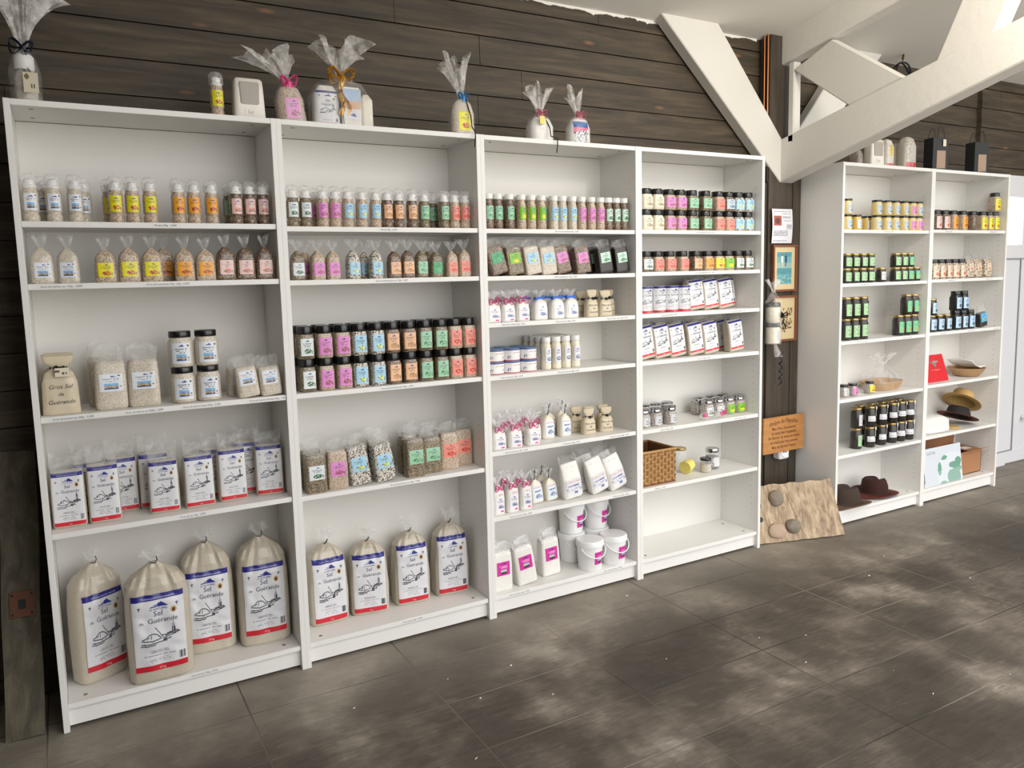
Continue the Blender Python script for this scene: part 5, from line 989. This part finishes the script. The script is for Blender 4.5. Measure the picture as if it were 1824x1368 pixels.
hat('felt_hat', (4.278, .1, z+.0085), .13, .075, .09, 'felt_red', 'felt_rim', 'dark reddish felt hat behind the brown hat', (0, 0, .1), .3, .014, None, 1.15)
z = SZ[5][4]
straw = wood('straw', [(.25, 'a37e44'), (.5, 'c39f62'), (.8, 'd8b97e')], (70, 70, 40), 4, .8)
o = obj('folded_cloth', Body(dense([(0, .13, .1), (.01, .15, .115), (.07, .15, .115), (.095, .11, .09), (.1, .05, .05)], 8), 3.5, 40, .09, 9).mesh('folded_cloth', 'white_cloth')); o.location = (4.765, .118, z+.001); tag(o, 'folded white cloth left of the straw hats, sixth bookcase', 'cloth')
o = obj('straw_mat', Body([(0, .05, .07), (.004, .055, .075), (.012, .05, .07)], 3, 30, .05, 2).mesh('straw_mat', straw)); o.location = (4.98, .09, z+.001); tag(o, 'small flat straw piece under the dark hat', 'straw mat')
hat('straw_hat', (5.13, .112, z+.053), .12, .07, .06, mat('hat_dark', '1d1a18', .8), mat('hat_red', '5a1f1a', .7), 'dark red and black hat under the pale straw hat', (0, math.radians(20), .1), .1, .0, None, 1.15)
hat('straw_hat', (5.17, .115, z+.143), .115, .066, .075, straw, straw, 'pale straw hat on top of the dark hat, sixth bookcase', (0, math.radians(34), .2), .05, .0, None, 1.15)
# carton and globe board
z = SZ[5][5]
e = root('cardboard_box', (5.07, .15, z+.001), 'open brown cardboard box behind the white globe panel', 'box')
m = MB(); X0, X1, Y0, Y1, hh = -.25, .24, -.1, .095, .15; m.quadbox(X0, Y0, 0, X1, Y1, .004)
m.quadbox(X0, Y0, 0, X1, Y0+.004, hh); m.quadbox(X0, Y1-.004, 0, X1, Y1, hh); m.quadbox(X0, Y0, 0, X0+.004, Y1, hh); m.quadbox(X1-.004, Y0, 0, X1, Y1, hh)
obj('box_body', m.mesh('box_body', 'kraft'), e)
m = MB(); m.v += [(.02, Y0, hh), (X1, Y0, hh), (X1+.015, Y0-.04, hh+.015), (.05, Y0-.04, hh+.015)]; m.face((0, 1, 2, 3)); m.v += [(X0, Y1, hh), (X1, Y1, hh), (X1-.02, Y1-.02, hh+.07), (X0+.02, Y1-.02, hh+.07)]; m.face((4, 5, 6, 7)); m.v += [(.1, Y0+.01, hh), (X1, Y0+.01, hh), (X1, Y1-.01, hh+.004), (.1, Y1-.01, hh+.004)]; m.face((8, 9, 10, 11))
o = obj('flaps', m.mesh('flaps', 'kraft'), e); o.modifiers.new('s', 'SOLIDIFY').thickness = .003
obj('shipping_label', boxmesh('shipping_label', (.12, -.06, hh+.0035, .2, .03, hh+.0048), 'white_cloth'), e)
def globe(u, v):
    if u < .012 and .1 < v < .38: return (.25, .27, .32)
    a, b_ = (u-.74)/.4, (v-.3)/.52
    d_ = a*a+b_*b_
    if d_ < 1:
        for cx_, cy_, rx, ry in ((-.05, -.3, .3, .36), (.25, -.35, .3, .4), (.1, .3, .32, .16), (.42, .42, .2, .25), (-.5, .75, .2, .12), (-.82, .2, .12, .35), (-.6, -.65, .28, .2), (.35, .05, .3, .14)):
            if ((a-cx_)/rx)**2+((b_-cy_)/ry)**2+.25*noise.noise(Vector((a*5, b_*5, 1))) < 1: return hx('8fb3a6') if b_ < .1 else hx('6fa08c')
        return (.86, .88, .9)
    return (.83, .85, .88)
e = root('globe_panel', (4.82, .0, z+.0012), 'white panel printed with a green globe, leaning against the cardboard box', 'panel', None, 0); e.rotation_euler = (math.radians(-7), 0, 0)
obj('board', boxmesh('board', (-.2, -.003, 0, .2, .003, .235), 'white_board'), e); obj('globe_print', printed('globe_print', onflat(-.0034), -.199, .199, .001, .234, 130, 84, globe, (('GATOR', -.115, .195, .026, '8b8f96'),)), e)
m = MB(); rnd = random.Random(21)
for _ in range(26):
    x, y = rnd.uniform(.6, 4.6), rnd.uniform(-1.5, -.1); r = rnd.uniform(.002, .006); a0 = rnd.uniform(0, 6)
    m.rings([[(x+r*k_*(1+.5*math.sin(3*a+a0))*math.cos(a), y+r*k_*.6*math.sin(a+a0), .0004+zz) for a in [q_*math.pi/3 for q_ in range(6)]] for k_, zz in ((1, 0), (.7, .002))])
o = obj('floor_crumbs', m.mesh('floor_crumbs', 'white_cloth')); o['kind'] = 'stuff'; tag(o, 'tiny pale crumbs and chips scattered over the slate floor', 'crumbs')
# ------------------------------------------------------------------ white door at the right
dw = mat('door_white', 'd9d9dc', .4)
e = struct('door_1', MB().quadbox(5.56, .25, 0, 5.98, .33, .012).mesh('door_1', dw), 'white panelled door with bright glazed upper light')
DX0, DX1 = 5.56, 6.085; m = MB(); y0, y1 = .25, .29
for a in ((DX0, 0.012, 7.4, .1), (DX0, 1.5, 7.4, 1.592), (DX0, 1.925, 8.5, 2.07), (7.4, 0, 8.5, 2.07)): m.quadbox(a[0], y0, a[1], a[2], y1, a[3])
m.quadbox(DX0, y0+.008, .1, DX1-.02, y1, 1.5); m.quadbox(DX1+.01, y0+.008, .1, 7.4, y1, 1.5); m.quadbox(DX1-.02, y0+.001, .1, DX1+.01, y1, 1.93); m.quadbox(7.0, y0, 1.59, 7.4, y1, 1.93)
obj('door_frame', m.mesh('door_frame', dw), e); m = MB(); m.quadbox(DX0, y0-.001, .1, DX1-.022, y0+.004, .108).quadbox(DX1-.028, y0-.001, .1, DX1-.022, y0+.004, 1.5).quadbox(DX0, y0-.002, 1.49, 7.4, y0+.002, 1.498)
obj('panel_shade_lines', m.mesh('panel_shade_lines', mat('door_shadow', '8d8e92', .6)), e)  # grey strips: shade along the door's panel grooves, put in as colour
obj('window_pane', MB().quadbox(DX0, .268, 1.592, DX1-.02, .272, 1.925).quadbox(DX1+.01, .268, 1.592, 7.0, .272, 1.925).mesh('window_pane', 'pane'), e) if 'pane' in MATS else None
obj('door_handle', MB().lathe([(.012, 0), (.012, .02), (.02, .028), (.02, .04), (.012, .046)], 20).mesh('door_handle', 'white_plastic'), e, (6.185, .252, .335), (math.pi/2, 0, 0))
struct('wall_far', MB().quadbox(8.4, -3.4, 0, 8.5, .42, 3.6).mesh('wall_far', 'dark_planks'))
